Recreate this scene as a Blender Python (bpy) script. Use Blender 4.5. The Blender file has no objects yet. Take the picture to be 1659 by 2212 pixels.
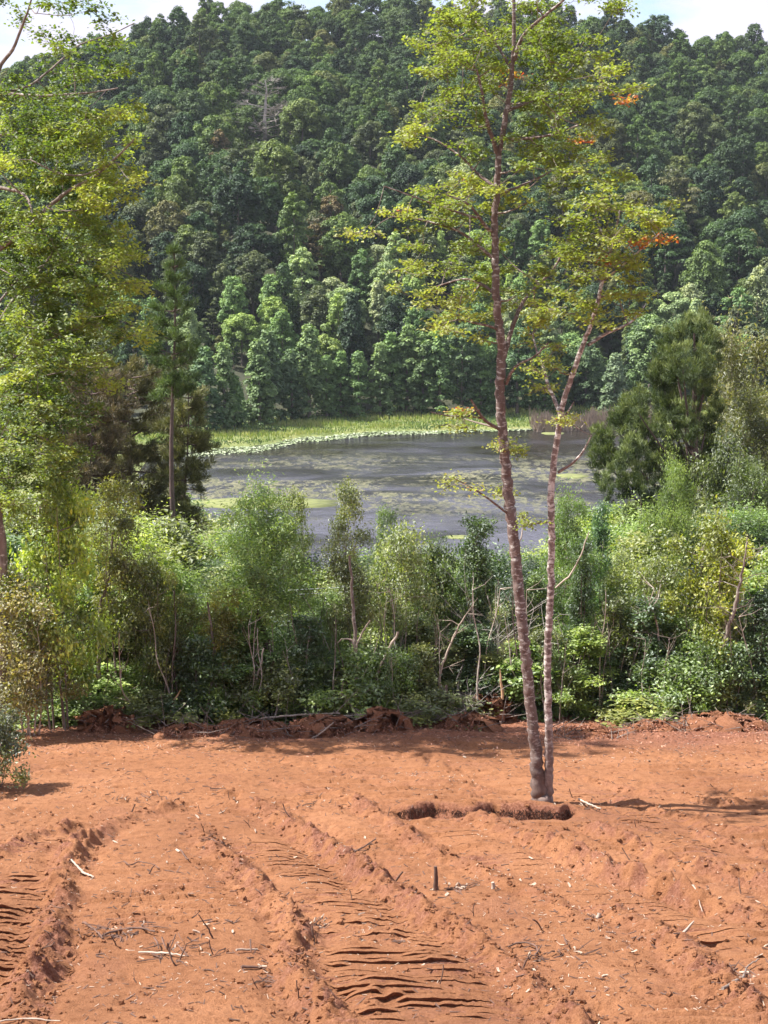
import bpy, math, random
import numpy as np
from mathutils import Vector

random.seed(7)
R = np.random.RandomState(11)
S = bpy.context.scene
COL = S.collection

# ------------------------------------------------------------ camera, world, sun
PITCH = math.radians(10.6)
F = 1400.0                       # focal length in pixels of a 768 x 1024 picture
cam = bpy.data.cameras.new('camera')
cam.sensor_fit = 'VERTICAL'; cam.sensor_height = 36.0; cam.sensor_width = 27.0
cam.lens = 36.0 * F / 1024.0
cam.clip_start = 0.2; cam.clip_end = 5000
camo = bpy.data.objects.new('camera', cam); COL.objects.link(camo)
camo.location = (0, 0, 0); camo.rotation_euler = (math.pi / 2 - PITCH, 0, 0)
S.camera = camo
S.render.resolution_x = 768; S.render.resolution_y = 1024

SUN_EL = math.radians(55); SUN_AZ = math.radians(-84)      # measured from +Y (view direction), positive = right
EXPO = 1.36
W = bpy.data.worlds.new('World'); S.world = W; W.use_nodes = True
nt = W.node_tree; nt.nodes.clear()
out = nt.nodes.new('ShaderNodeOutputWorld'); bg = nt.nodes.new('ShaderNodeBackground')
sky = nt.nodes.new('ShaderNodeTexSky'); sky.sky_type = 'NISHITA'; sky.sun_disc = False
sky.sun_elevation = SUN_EL; sky.sun_rotation = SUN_AZ; sky.altitude = 300
sky.air_density = 1.0; sky.dust_density = 0.6; sky.ozone_density = 1.5
tc = nt.nodes.new('ShaderNodeTexCoord'); mp = nt.nodes.new('ShaderNodeMapping')
mp.inputs['Scale'].default_value = (1, 1, 2.6)
nz = nt.nodes.new('ShaderNodeTexNoise'); nz.inputs['Scale'].default_value = 5.2; nz.inputs['Detail'].default_value = 8
nz.inputs['Roughness'].default_value = .55
cr = nt.nodes.new('ShaderNodeValToRGB')
cr.color_ramp.elements[0].position = .40; cr.color_ramp.elements[1].position = .52
mx = nt.nodes.new('ShaderNodeMixRGB'); mx.inputs[2].default_value = (4.4, 4.3, 5.2, 1)
nt.links.new(tc.outputs['Generated'], mp.inputs[0]); nt.links.new(mp.outputs[0], nz.inputs['Vector'])
nt.links.new(nz.outputs[0], cr.inputs[0]); nt.links.new(cr.outputs[0], mx.inputs[0])
nt.links.new(sky.outputs[0], mx.inputs[1]); nt.links.new(mx.outputs[0], bg.inputs[0])
bg.inputs[1].default_value = 0.09
nt.links.new(bg.outputs[0], out.inputs[0])

sun = bpy.data.lights.new('sun', 'SUN'); sun.energy = 5.0; sun.angle = math.radians(0.55); sun.color = (1, .95, .87)
suno = bpy.data.objects.new('sun', sun); COL.objects.link(suno)
sd = Vector((math.sin(SUN_AZ) * math.cos(SUN_EL), math.cos(SUN_AZ) * math.cos(SUN_EL), math.sin(SUN_EL)))
suno.rotation_euler = sd.to_track_quat('Z', 'Y').to_euler()
suno.location = (0, 0, 60)
S.view_settings.view_transform = 'Standard'; S.view_settings.look = 'None'
S.view_settings.exposure = EXPO; S.view_settings.gamma = 1
S.view_settings.use_curve_mapping = False

# ------------------------------------------------------------ projection helpers (photo notes were taken at 1659 x 2212)
K = 768.0 / 1659.0
cp, sp = math.cos(PITCH), math.sin(PITCH)
def raydir(x, y):
    u = (np.asarray(x, float) * K - 384) / F; v = (512 - np.asarray(y, float) * K) / F
    return u, cp + v * sp, -sp + v * cp
def at(x, y, Y):
    dx, dy, dz = raydir(x, y); t = Y / dy
    return np.stack([dx * t, Y + 0 * t, dz * t], -1)
GA, GB = 4.2, 0.2
def on_ground(x, y):                     # point of the field under a pixel
    dx, dy, dz = raydir(x, y); t = -GA / (dz + GB * dy)
    return np.stack([dx * t, dy * t, dz * t], -1)
def on_level(x, y, z):
    dx, dy, dz = raydir(x, y); t = z / dz
    return np.stack([dx * t, dy * t, z + 0 * t], -1)

# ------------------------------------------------------------ numpy noise
def _h(ix, iy, seed):
    n = (ix * 374761393 + iy * 668265263 + seed * 1274126177) & 0x7fffffff
    n = ((n ^ (n >> 13)) * 1274126177) & 0x7fffffff
    return ((n ^ (n >> 16)) & 0xffff) / 65535.0
def vnoise(x, y, seed=0):
    ix = np.floor(x).astype(np.int64); iy = np.floor(y).astype(np.int64)
    fx = x - ix; fy = y - iy; fx = fx * fx * (3 - 2 * fx); fy = fy * fy * (3 - 2 * fy)
    a = _h(ix, iy, seed); b = _h(ix + 1, iy, seed); c = _h(ix, iy + 1, seed); d = _h(ix + 1, iy + 1, seed)
    return (a + (b - a) * fx) * (1 - fy) + (c + (d - c) * fx) * fy
def fbm(x, y, o=4, seed=0):
    s = 0; a = .5; t = 0
    for i in range(o):
        s = s + a * vnoise(x * 2 ** i, y * 2 ** i, seed + i * 17); t += a; a *= .5
    return s / t
def sst(a, b, x):
    t = np.clip((np.asarray(x, float) - a) / (b - a), 0, 1); return t * t * (3 - 2 * t)

# ------------------------------------------------------------ land form
WZ = -27.4
_sx = np.array([0, 199, 259, 296, 370, 463, 546, 600, 650, 768]) / K
_wy = np.array([456, 450, 447, 439, 433, 431, 430, 427, 424, 423]) / K
_ty = np.array([442, 437, 429, 425, 422, 421, 417, 415, 413, 413]) / K
_wp = on_level(_sx, _wy, WZ); _tp = on_level(_sx, _ty, WZ)
def far_water(x): return np.interp(x, _wp[:, 0], _wp[:, 1]) + 1.2 * (vnoise(x * .35, x * 0 + 3, 5) - .5)
def far_trees(x): return np.interp(x, _tp[:, 0], _tp[:, 1])
_rx = np.array([-60, 0, 60, 130, 165, 200, 300, 450, 600, 660, 768, 850]) / K
_ry = np.array([112, 104, 96, 72, 52, 46, 39, 38, 52, 70, 76, 78]) / K
_rp = at(_rx, _ry, 480.0)
def ridge(x): return np.interp(x, _rp[:, 0], _rp[:, 2])
def base_z(x, y):
    x = np.asarray(x, float); y = np.asarray(y, float)
    zn = -GA - GB * y
    zn = np.where(y < 8, -5.8 + (8 - y) * .5, zn)
    zn = np.minimum(zn, -.9)
    slope = np.maximum(zn, -100) + (fbm(x * .05, y * .05, 3, 3) - .5) * 3.0 * sst(36, 60, y)
    slope = np.where(y > 31, slope - .25 * sst(31, 36, y), slope)
    bed = WZ - 1.5
    near = slope * (1 - sst(104, 118, y)) + bed * sst(104, 118, y)
    fw = far_water(x); ft = far_trees(x)
    bank = bed + (1.5 + .35) * sst(-3.0, 1.0, y - fw) + .5 * sst(0, 25, y - fw)
    t = np.clip((y - ft - 2) / (480 - ft), 0, 1.0)
    hill = (ridge(x) - WZ - .9) * (t ** 1.12)
    gul = (fbm(x * .022 + 5, y * .014, 3, 9) - .5) * 22 * sst(0, .25, t) * (1 - .75 * sst(.8, 1, t))
    over = -np.clip(y - 480, 0, 999) * .35
    farz = bank + hill + gul + over
    z = np.where(y < 150, near, farz)
    lb = sst(-27 - .06 * (y - 190), -36 - .06 * (y - 190), x) * sst(100, 112, y) * (1 - sst(236, 262, y))
    return z * (1 - lb) + lb * (WZ + 1.2)

# ------------------------------------------------------------ mesh batching
def norm(v): return v / np.maximum(np.linalg.norm(v, axis=-1, keepdims=True), 1e-9)
class Geo:
    def __init__(s): s.v = []; s.q = []; s.t = []; s.m = []; s.n = 0
    def add(s, v, q, tint=0.5, mat=0):
        v = np.asarray(v, float).reshape(-1, 3); q = np.asarray(q, np.int64).reshape(-1, 4)
        s.v.append(v); s.q.append(q + s.n); s.n += len(v)
        s.t.append(np.broadcast_to(np.asarray(tint, float), (len(v),)).copy()); s.m.append(np.full(len(q), mat, np.int32))
    def prisms(s, P0, P1, r0, r1, sides=3, tint=.5, mat=0):
        P0 = np.atleast_2d(P0); P1 = np.atleast_2d(P1); n = len(P0)
        r0 = np.broadcast_to(r0, (n,)); r1 = np.broadcast_to(r1, (n,))
        d = norm(P1 - P0); a = np.where(np.abs(d[:, 2:3]) > .8, np.array([[1., 0, 0]]), np.array([[0, 0, 1.]]))
        u = norm(np.cross(d, a)); w = np.cross(d, u)
        th = np.arange(sides) * 2 * math.pi / sides
        ring = u[:, None] * np.cos(th)[None, :, None] + w[:, None] * np.sin(th)[None, :, None]
        A = P0[:, None] + ring * r0[:, None, None]; B = P1[:, None] + ring * r1[:, None, None]
        v = np.concatenate([A, B], 1).reshape(-1, 3)
        k = np.arange(sides); k2 = (k + 1) % sides
        q = np.stack([k, k2, k2 + sides, k + sides], -1)[None] + (np.arange(n) * 2 * sides)[:, None, None]
        t = np.repeat(np.broadcast_to(tint, (n,)), 2 * sides)
        s.add(v, q, t, mat)
    def tube(s, pts, rad, sides=8, tint=.5, mat=0, rough=0.0, cap=False):
        pts = np.asarray(pts, float); n = len(pts); rad = np.broadcast_to(rad, (n,))
        tg = np.gradient(pts, axis=0); tg = norm(tg)
        u = norm(np.cross(tg[0], [0.3, 1, 0.1])); th = np.arange(sides) * 2 * math.pi / sides
        rings = []
        for i in range(n):
            u = u - tg[i] * np.dot(u, tg[i]); u = u / np.linalg.norm(u); w = np.cross(tg[i], u)
            rr = rad[i] * (1 + rough * (R.rand(sides) - .5))
            rings.append(pts[i] + (np.cos(th)[:, None] * u + np.sin(th)[:, None] * w) * rr[:, None])
        v = np.concatenate(rings)
        k = np.arange(sides); k2 = (k + 1) % sides
        q = (np.stack([k, k2, k2 + sides, k + sides], -1)[None] + (np.arange(n - 1) * sides)[:, None, None]).reshape(-1, 4)
        s.add(v, q, tint, mat)
        if cap:
            for c, ring in ((pts[0], 0), (pts[-1], n - 1)):
                vv = np.concatenate([[c], rings[ring]])
                s.add(vv, [[0, 1 + i, 1 + (i + 1) % sides, 1 + (i + 1) % sides] for i in range(0)] or
                      [[0, 1 + i, 1 + (i + 1) % sides, 1 + (i + 2) % sides] for i in range(0, sides - 1, 2)], tint, mat)
    def leaves(s, P, N, L, Wd, tint=.5, mat=0, D=None, curl=.18):
        n = len(P)
        if n == 0: return
        if D is None: D = R.randn(n, 3)
        D = norm(D - N * np.sum(D * N, -1, keepdims=True)); T = np.cross(N, D)
        L = np.broadcast_to(L, (n,))[:, None]; Wd = np.broadcast_to(Wd, (n,))[:, None]
        a = P; b = P + D * L * .45 + T * Wd * .5; c = P + D * L - N * L * curl; d = P + D * L * .45 - T * Wd * .5
        v = np.stack([a, b, c, d], 1).reshape(-1, 3)
        q = np.arange(n * 4).reshape(n, 4)
        s.add(v, q, np.repeat(np.broadcast_to(tint, (n,)), 4), mat)
    def mesh(s, name, mats, smooth=False):
        v = np.concatenate(s.v); q = np.concatenate(s.q); t = np.concatenate(s.t); m = np.concatenate(s.m)
        me = bpy.data.meshes.new(name)
        me.vertices.add(len(v)); me.vertices.foreach_set('co', v.astype(np.float32).ravel())
        me.loops.add(len(q) * 4); me.loops.foreach_set('vertex_index', q.astype(np.int32).ravel())
        me.polygons.add(len(q)); me.polygons.foreach_set('loop_start', np.arange(0, len(q) * 4, 4, dtype=np.int32))
        me.polygons.foreach_set('loop_total', np.full(len(q), 4, np.int32))
        for mm in mats: me.materials.append(mm)
        me.polygons.foreach_set('material_index', m)
        me.polygons.foreach_set('use_smooth', np.full(len(q), smooth, bool))
        at_ = me.attributes.new('tint', 'FLOAT', 'POINT'); at_.data.foreach_set('value', t.astype(np.float32))
        me.update(calc_edges=True)
        return me

def link(name, me, parent=None, loc=None, color=None):
    o = bpy.data.objects.new(name, me); COL.objects.link(o)
    if parent is not None: o.parent = parent
    if loc is not None: o.location = loc
    if color is not None: o.color = (*color, 1)
    return o
def tag(o, label=None, cat=None, group=None, kind=None):
    if label: o['label'] = label
    if cat: o['category'] = cat
    if group: o['group'] = group
    if kind: o['kind'] = kind
    return o
def thing(name, label, cat, loc=(0, 0, 0), group=None):
    o = bpy.data.objects.new(name, None); COL.objects.link(o); o.location = loc; o.empty_display_size = .3
    return tag(o, label, cat, group)
def copy_tree(root, loc, rz, sc, label, group, color=None, bark=None):
    r = root.copy(); COL.objects.link(r); r.location = loc; r.rotation_euler = (0, 0, rz); r.scale = sc
    r['label'] = label
    if group: r['group'] = group
    elif 'group' in r: del r['group']
    for ch in root.children:
        c = ch.copy(); COL.objects.link(c); c.parent = r
        if color is not None and ch.name.startswith('crown'): c.color = (*color, 1)
    return r

# ------------------------------------------------------------ materials
def new_mat(name):
    m = bpy.data.materials.new(name); m.use_nodes = True; n = m.node_tree; n.nodes.clear()
    o = n.nodes.new('ShaderNodeOutputMaterial'); return m, n, o
def nd(n, typ, **kw):
    x = n.nodes.new(typ)
    for k, v in kw.items():
        if k in x.inputs: x.inputs[k].default_value = v
        else: setattr(x, k, v)
    return x
def ramp(n, stops, fac=None):
    r = n.nodes.new('ShaderNodeValToRGB'); e = r.color_ramp.elements
    while len(e) > 1: e.remove(e[-1])
    e[0].position = stops[0][0]; e[0].color = (*stops[0][1], 1)
    for p, c in stops[1:]:
        x = e.new(p); x.color = (*c, 1)
    if fac is not None: n.links.new(fac, r.inputs[0])
    return r
def mixc(n, fac, a, b, mode='MIX'):
    x = n.nodes.new('ShaderNodeMixRGB'); x.blend_type = mode
    for i, v in ((0, fac), (1, a), (2, b)):
        if hasattr(v, 'links') or hasattr(v, 'is_linked'): n.links.new(v, x.inputs[i])
        elif i == 0: x.inputs[0].default_value = v
        else: x.inputs[i].default_value = (*v, 1)
    return x.outputs[0]

def leaf_material(name, stops_by_tint, use_obj_color=True, transl=.4, rand_stops=None, gloss=.035, tr_gain=(1.15, 1.3, .55)):
    """leaf colour = species colour (object colour, or a ramp over the individual) x the ramp over each leaf's tint"""
    m, n, o = new_mat(name)
    at_ = nd(n, 'ShaderNodeAttribute', attribute_name='tint')
    col = ramp(n, stops_by_tint, at_.outputs['Fac']).outputs[0]
    oi = nd(n, 'ShaderNodeObjectInfo')
    if use_obj_color: col = mixc(n, 1.0, col, oi.outputs['Color'], 'MULTIPLY')
    if rand_stops: col = mixc(n, 1.0, col, ramp(n, rand_stops, oi.outputs['Random']).outputs[0], 'MULTIPLY')
    d = nd(n, 'ShaderNodeBsdfDiffuse'); n.links.new(col, d.inputs[0])
    t = nd(n, 'ShaderNodeBsdfTranslucent'); tcx = mixc(n, 1.0, col, tr_gain, 'MULTIPLY'); n.links.new(tcx, t.inputs[0])
    ms = nd(n, 'ShaderNodeMixShader', Fac=transl); n.links.new(d.outputs[0], ms.inputs[1]); n.links.new(t.outputs[0], ms.inputs[2])
    g = nd(n, 'ShaderNodeBsdfGlossy', Roughness=.55); g.inputs[0].default_value = (.9, .95, 1, 1)
    m2 = nd(n, 'ShaderNodeMixShader', Fac=gloss); n.links.new(ms.outputs[0], m2.inputs[1]); n.links.new(g.outputs[0], m2.inputs[2])
    n.links.new(m2.outputs[0], o.inputs[0])
    return m

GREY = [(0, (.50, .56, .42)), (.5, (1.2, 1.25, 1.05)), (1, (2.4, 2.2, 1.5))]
M = {}
M['leaf'] = leaf_material('leaf', GREY, True, .46, gloss=.07)
M['leaf_autumn'] = leaf_material('leaf_with_autumn_tints',
    [(0, (.09, .13, .025)), (.42, (.215, .255, .058)), (.86, (.40, .41, .10)), (.90, (.46, .38, .10)), (.95, (.50, .17, .05)), (1, (.45, .07, .035))], False, .55,  # ramp runs from shaded to sunlit leaf tones, then autumn reds
    tr_gain=(1.15, 1.3, .55))
M['leaf_left'] = leaf_material('leaf_yellow_green', [(0, (.07, .11, .025)), (.5, (.20, .25, .05)), (1, (.40, .42, .085))], False, .5, tr_gain=(1.15, 1.3, .55))  # dark end painted as shaded leaves, pale end as sunlit ones
M['leaf_hill'] = leaf_material('leaf_hill_forest', GREY, False, .22,
    [(0, (.042, .078, .030)), (.2, (.085, .135, .038)), (.38, (.030, .055, .026)), (.55, (.10, .145, .042)), (.68, (.045, .078, .034)), (.80, (.075, .105, .05)), (.9, (.13, .13, .05)), (1, (.066, .105, .036))], gloss=.02)
M['leaf_far'] = leaf_material('leaf_far_shore', GREY, True, .25, gloss=.025)
M['needle'] = leaf_material('pine_needle', GREY, True, .2, gloss=.03)

def bark_material(name, c1, c2, spots=None, scale=6.0, spot_stretch=(1, 1, 3), spot_size=9.0, cover=.52, clean=.01):
    m, n, o = new_mat(name)
    tcn = nd(n, 'ShaderNodeTexCoord')
    m1 = nd(n, 'ShaderNodeMapping'); m1.inputs['Scale'].default_value = (1, 1, .35); n.links.new(tcn.outputs['Object'], m1.inputs[0])
    a = nd(n, 'ShaderNodeTexNoise', Scale=scale, Detail=8.0, Roughness=.7); n.links.new(m1.outputs[0], a.inputs['Vector'])
    col = ramp(n, [(.3, c1), (.7, c2)], a.outputs[0]).outputs[0]
    if spots:
        m2 = nd(n, 'ShaderNodeMapping'); m2.inputs['Scale'].default_value = spot_stretch; n.links.new(tcn.outputs['Object'], m2.inputs[0])
        b = nd(n, 'ShaderNodeTexNoise', Scale=spot_size, Detail=5.0, Roughness=.6); n.links.new(m2.outputs[0], b.inputs['Vector'])
        f = ramp(n, [(cover, (0, 0, 0)), (cover + .07, (1, 1, 1))], b.outputs[0]).outputs[0]
        sz = nd(n, 'ShaderNodeSeparateXYZ'); n.links.new(tcn.outputs['Object'], sz.inputs[0]); mr = nd(n, 'ShaderNodeMapRange'); n.links.new(sz.outputs[2], mr.inputs[0])
        mr.inputs[1].default_value = .25; mr.inputs[2].default_value = .25 + clean; f = mixc(n, 1.0, f, mr.outputs[0], 'MULTIPLY')
        col = mixc(n, f, col, spots)
    p = nd(n, 'ShaderNodeBsdfPrincipled', Roughness=.9); n.links.new(col, p.inputs['Base Color'])
    bp = nd(n, 'ShaderNodeBump', Strength=.7, Distance=.02); n.links.new(a.outputs[0], bp.inputs['Height']); n.links.new(bp.outputs[0], p.inputs['Normal'])
    n.links.new(p.outputs[0], o.inputs[0]); return m
M['bark_main'] = bark_material('bark_red_brown_with_lichen', (.075, .050, .043), (.19, .135, .118), (.37, .34, .32), 14, (1, 1, 2.6), 11, .545, 1.2)
M['bark_stem'] = bark_material('bark_pale_banded', (.10, .07, .062), (.27, .21, .19), (.52, .48, .45), 14, (1, 1, 2.2), 9, .49, 1.6)
M['bark_grey'] = bark_material('bark_grey', (.09, .065, .05), (.27, .22, .19), (.45, .42, .38), 9, (1, 1, 1.4), 7, .6)
M['bark_pale'] = bark_material('bark_pale', (.26, .2, .16), (.5, .43, .37), (.62, .58, .52), 9, (1, 1, 1.4), 7, .56)
M['bark_dark'] = bark_material('bark_dark', (.05, .034, .03), (.16, .11, .095))
M['roots'] = bark_material('torn_roots', (.03, .015, .010), (.11, .05, .032))
M['wood_split'] = bark_material('split_wood', (.45, .24, .12), (.72, .5, .3))
M['wood_pale'] = bark_material('bleached_wood', (.24, .18, .14), (.47, .39, .32))
M['chip'] = bark_material('wood_chips', (.26, .17, .12), (.58, .47, .37), None, 3.0)
M['wood_dark'] = bark_material('dark_stick', (.05, .03, .022), (.17, .09, .065))
M['dead_grey'] = bark_material('dead_grey_twigs', (.24, .21, .195), (.42, .38, .35))

def soil_material():
    m, n, o = new_mat('red_soil')
    tcn = nd(n, 'ShaderNodeTexCoord'); P = tcn.outputs['Object']
    a = nd(n, 'ShaderNodeTexNoise', Scale=.35, Detail=6.0, Roughness=.6); n.links.new(P, a.inputs['Vector'])
    b = nd(n, 'ShaderNodeTexNoise', Scale=7.0, Detail=8.0, Roughness=.75); n.links.new(P, b.inputs['Vector'])
    c = nd(n, 'ShaderNodeTexNoise', Scale=60.0, Detail=5.0, Roughness=.7); n.links.new(P, c.inputs['Vector'])
    c1 = ramp(n, [(.3, (.24, .104, .050)), (.55, (.32, .145, .070)), (.75, (.385, .186, .098))], a.outputs[0]).outputs[0]
    c2 = ramp(n, [(.3, (.62, .56, .52)), (.5, (1, 1, 1)), (.75, (1.14, 1.16, 1.2))], b.outputs[0]).outputs[0]
    c3 = ramp(n, [(.3, (.72, .68, .66)), (.5, (1, 1, 1)), (.72, (1.30, 1.34, 1.40))], c.outputs[0]).outputs[0]
    col = mixc(n, 1.0, mixc(n, 1.0, c1, c2, 'MULTIPLY'), c3, 'MULTIPLY')
    at_ = nd(n, 'ShaderNodeAttribute', attribute_name='tint')     # shredded wood mixed into the soil, and painted shade and humus
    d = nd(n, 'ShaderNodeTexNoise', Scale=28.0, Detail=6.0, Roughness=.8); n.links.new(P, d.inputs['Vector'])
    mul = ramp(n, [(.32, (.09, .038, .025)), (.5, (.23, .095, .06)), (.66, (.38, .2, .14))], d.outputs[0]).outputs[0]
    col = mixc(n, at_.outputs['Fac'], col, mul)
    p = nd(n, 'ShaderNodeBsdfPrincipled', Roughness=.95); n.links.new(col, p.inputs['Base Color'])
    p.inputs['Specular IOR Level'].default_value = .15
    ad = nd(n, 'ShaderNodeMath', operation='ADD'); n.links.new(b.outputs[0], ad.inputs[0]); n.links.new(c.outputs[0], ad.inputs[1])
    bp = nd(n, 'ShaderNodeBump', Strength=1.0, Distance=.035); n.links.new(ad.outputs[0], bp.inputs['Height']); n.links.new(bp.outputs[0], p.inputs['Normal'])
    n.links.new(p.outputs[0], o.inputs[0]); return m
M['soil'] = soil_material()

def plain_noise_mat(name, stops, scale, rough=.95, bump=.4, stretch=(1, 1, 1)):
    m, n, o = new_mat(name); tcn = nd(n, 'ShaderNodeTexCoord')
    mpn = nd(n, 'ShaderNodeMapping'); mpn.inputs['Scale'].default_value = stretch; n.links.new(tcn.outputs['Object'], mpn.inputs[0])
    a = nd(n, 'ShaderNodeTexNoise', Scale=scale, Detail=7.0, Roughness=.7); n.links.new(mpn.outputs[0], a.inputs['Vector'])
    p = nd(n, 'ShaderNodeBsdfPrincipled', Roughness=rough); n.links.new(ramp(n, stops, a.outputs[0]).outputs[0], p.inputs['Base Color'])
    bp = nd(n, 'ShaderNodeBump', Strength=bump, Distance=.05); n.links.new(a.outputs[0], bp.inputs['Height']); n.links.new(bp.outputs[0], p.inputs['Normal'])
    n.links.new(p.outputs[0], o.inputs[0]); return m
M['floor'] = plain_noise_mat('forest_floor', [(.3, (.02, .022, .012)), (.6, (.045, .05, .022)), (.8, (.08, .06, .035))], .5)
M['meadow'] = plain_noise_mat('wet_meadow', [(.3, (.08, .12, .03)), (.5, (.15, .18, .05)), (.7, (.24, .22, .09))], .18, stretch=(1, 3, 1))
M['algae'] = plain_noise_mat('algae', [(.35, (.09, .105, .035)), (.6, (.20, .22, .075))], .6, stretch=(1, 2, 1))
M['reed'] = plain_noise_mat('dry_reed', [(.3, (.20, .15, .12)), (.7, (.42, .34, .25))], 1.2)
M['grass'] = leaf_material('meadow_grass', [(0, (.05, .10, .02)), (.45, (.22, .29, .06)), (1, (.46, .45, .17))], False, .35)
M['lily'] = plain_noise_mat('lily_pad', [(.4, (.16, .22, .08)), (.6, (.42, .47, .32))], .9, rough=.5)
M['cable'] = plain_noise_mat('cable', [(.4, (.35, .38, .42)), (.6, (.5, .53, .56))], 3, rough=.4)
M['rust'] = leaf_material('dead_rusty_leaves', [(0, (.12, .05, .028)), (.5, (.34, .14, .075)), (1, (.58, .30, .19))], False, .25, tr_gain=(1, .8, .6))

def water_material():
    m, n, o = new_mat('lake_water'); tcn = nd(n, 'ShaderNodeTexCoord')
    def nz_(sc, st, det=6., ro=.6):
        mpn = nd(n, 'ShaderNodeMapping'); mpn.inputs['Scale'].default_value = st; n.links.new(tcn.outputs['Object'], mpn.inputs[0])
        a = nd(n, 'ShaderNodeTexNoise', Scale=sc, Detail=det, Roughness=ro, Distortion=.4); n.links.new(mpn.outputs[0], a.inputs['Vector']); return a.outputs[0]
    big = nz_(.05, (1, 2.0, 1), 5., .6)          # where weed reaches the surface
    fine = nz_(.9, (1, .55, 1), 6., .75)
    sep = nd(n, 'ShaderNodeSeparateXYZ'); n.links.new(tcn.outputs['Object'], sep.inputs[0])
    band = nd(n, 'ShaderNodeMapRange'); n.links.new(sep.outputs[1], band.inputs[0])
    band.inputs[1].default_value = 196; band.inputs[2].default_value = 172
    bnd2 = nd(n, 'ShaderNodeMapRange'); n.links.new(sep.outputs[1], bnd2.inputs[0]); bnd2.inputs[1].default_value = 138; bnd2.inputs[2].default_value = 156
    w1 = ramp(n, [(.42, (0, 0, 0)), (.52, (1, 1, 1))], big).outputs[0]
    w2 = ramp(n, [(.47, (0, 0, 0)), (.54, (1, 1, 1))], fine).outputs[0]
    wm = mixc(n, 1.0, mixc(n, 1.0, mixc(n, 1.0, w1, w2, 'MULTIPLY'), band.outputs[0], 'MULTIPLY'), bnd2.outputs[0], 'MULTIPLY')
    p = nd(n, 'ShaderNodeBsdfPrincipled', Roughness=.12, IOR=1.333)
    sky_sheen = nz_(.06, (1, 2.2, 1), 5., .6); nearb = nd(n, 'ShaderNodeMapRange'); n.links.new(sep.outputs[1], nearb.inputs[0])
    nearb.inputs[1].default_value = 215; nearb.inputs[2].default_value = 128
    fa = nd(n, 'ShaderNodeMath', operation='MULTIPLY_ADD'); n.links.new(nearb.outputs[0], fa.inputs[0]); fa.inputs[1].default_value = .30; n.links.new(sky_sheen, fa.inputs[2])
    n.links.new(ramp(n, [(.48, (.022, .020, .018)), (.66, (.050, .050, .062)), (.80, (.10, .10, .13))], fa.outputs[0]).outputs[0], p.inputs['Base Color'])  # bluish sky sheen painted into the base colour, stronger towards the near side
    rip = nz_(1.4, (1, .55, 1), 5., .65); rip2 = nz_(.12, (1, .6, 1), 3.)
    calm = ramp(n, [(.35, (.25, .25, .25)), (.62, (1, 1, 1))], rip2).outputs[0]
    hh = mixc(n, 1.0, rip, calm, 'MULTIPLY')
    bp = nd(n, 'ShaderNodeBump', Strength=1.0, Distance=.17); n.links.new(hh, bp.inputs['Height']); n.links.new(bp.outputs[0], p.inputs['Normal'])
    wd = nd(n, 'ShaderNodeBsdfPrincipled', Roughness=.6)
    n.links.new(ramp(n, [(.4, (.06, .065, .03)), (.65, (.19, .18, .10)), (.8, (.34, .32, .22))], nz_(2.2, (1, .6, 1))).outputs[0], wd.inputs['Base Color'])
    ms = nd(n, 'ShaderNodeMixShader'); n.links.new(wm, ms.inputs[0]); n.links.new(p.outputs[0], ms.inputs[1]); n.links.new(wd.outputs[0], ms.inputs[2])
    n.links.new(ms.outputs[0], o.inputs[0]); return m
M['water'] = water_material()

# ------------------------------------------------------------ the land
def grid_geo(X, Y, Z, tint=.5):
    r, c = X.shape; g = Geo(); idx = np.arange(r * c).reshape(r, c)
    q = np.stack([idx[:-1, :-1], idx[:-1, 1:], idx[1:, 1:], idx[1:, :-1]], -1)
    g.add(np.stack([X, Y, Z], -1), q, tint if np.isscalar(tint) else tint.ravel()); return g

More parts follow.
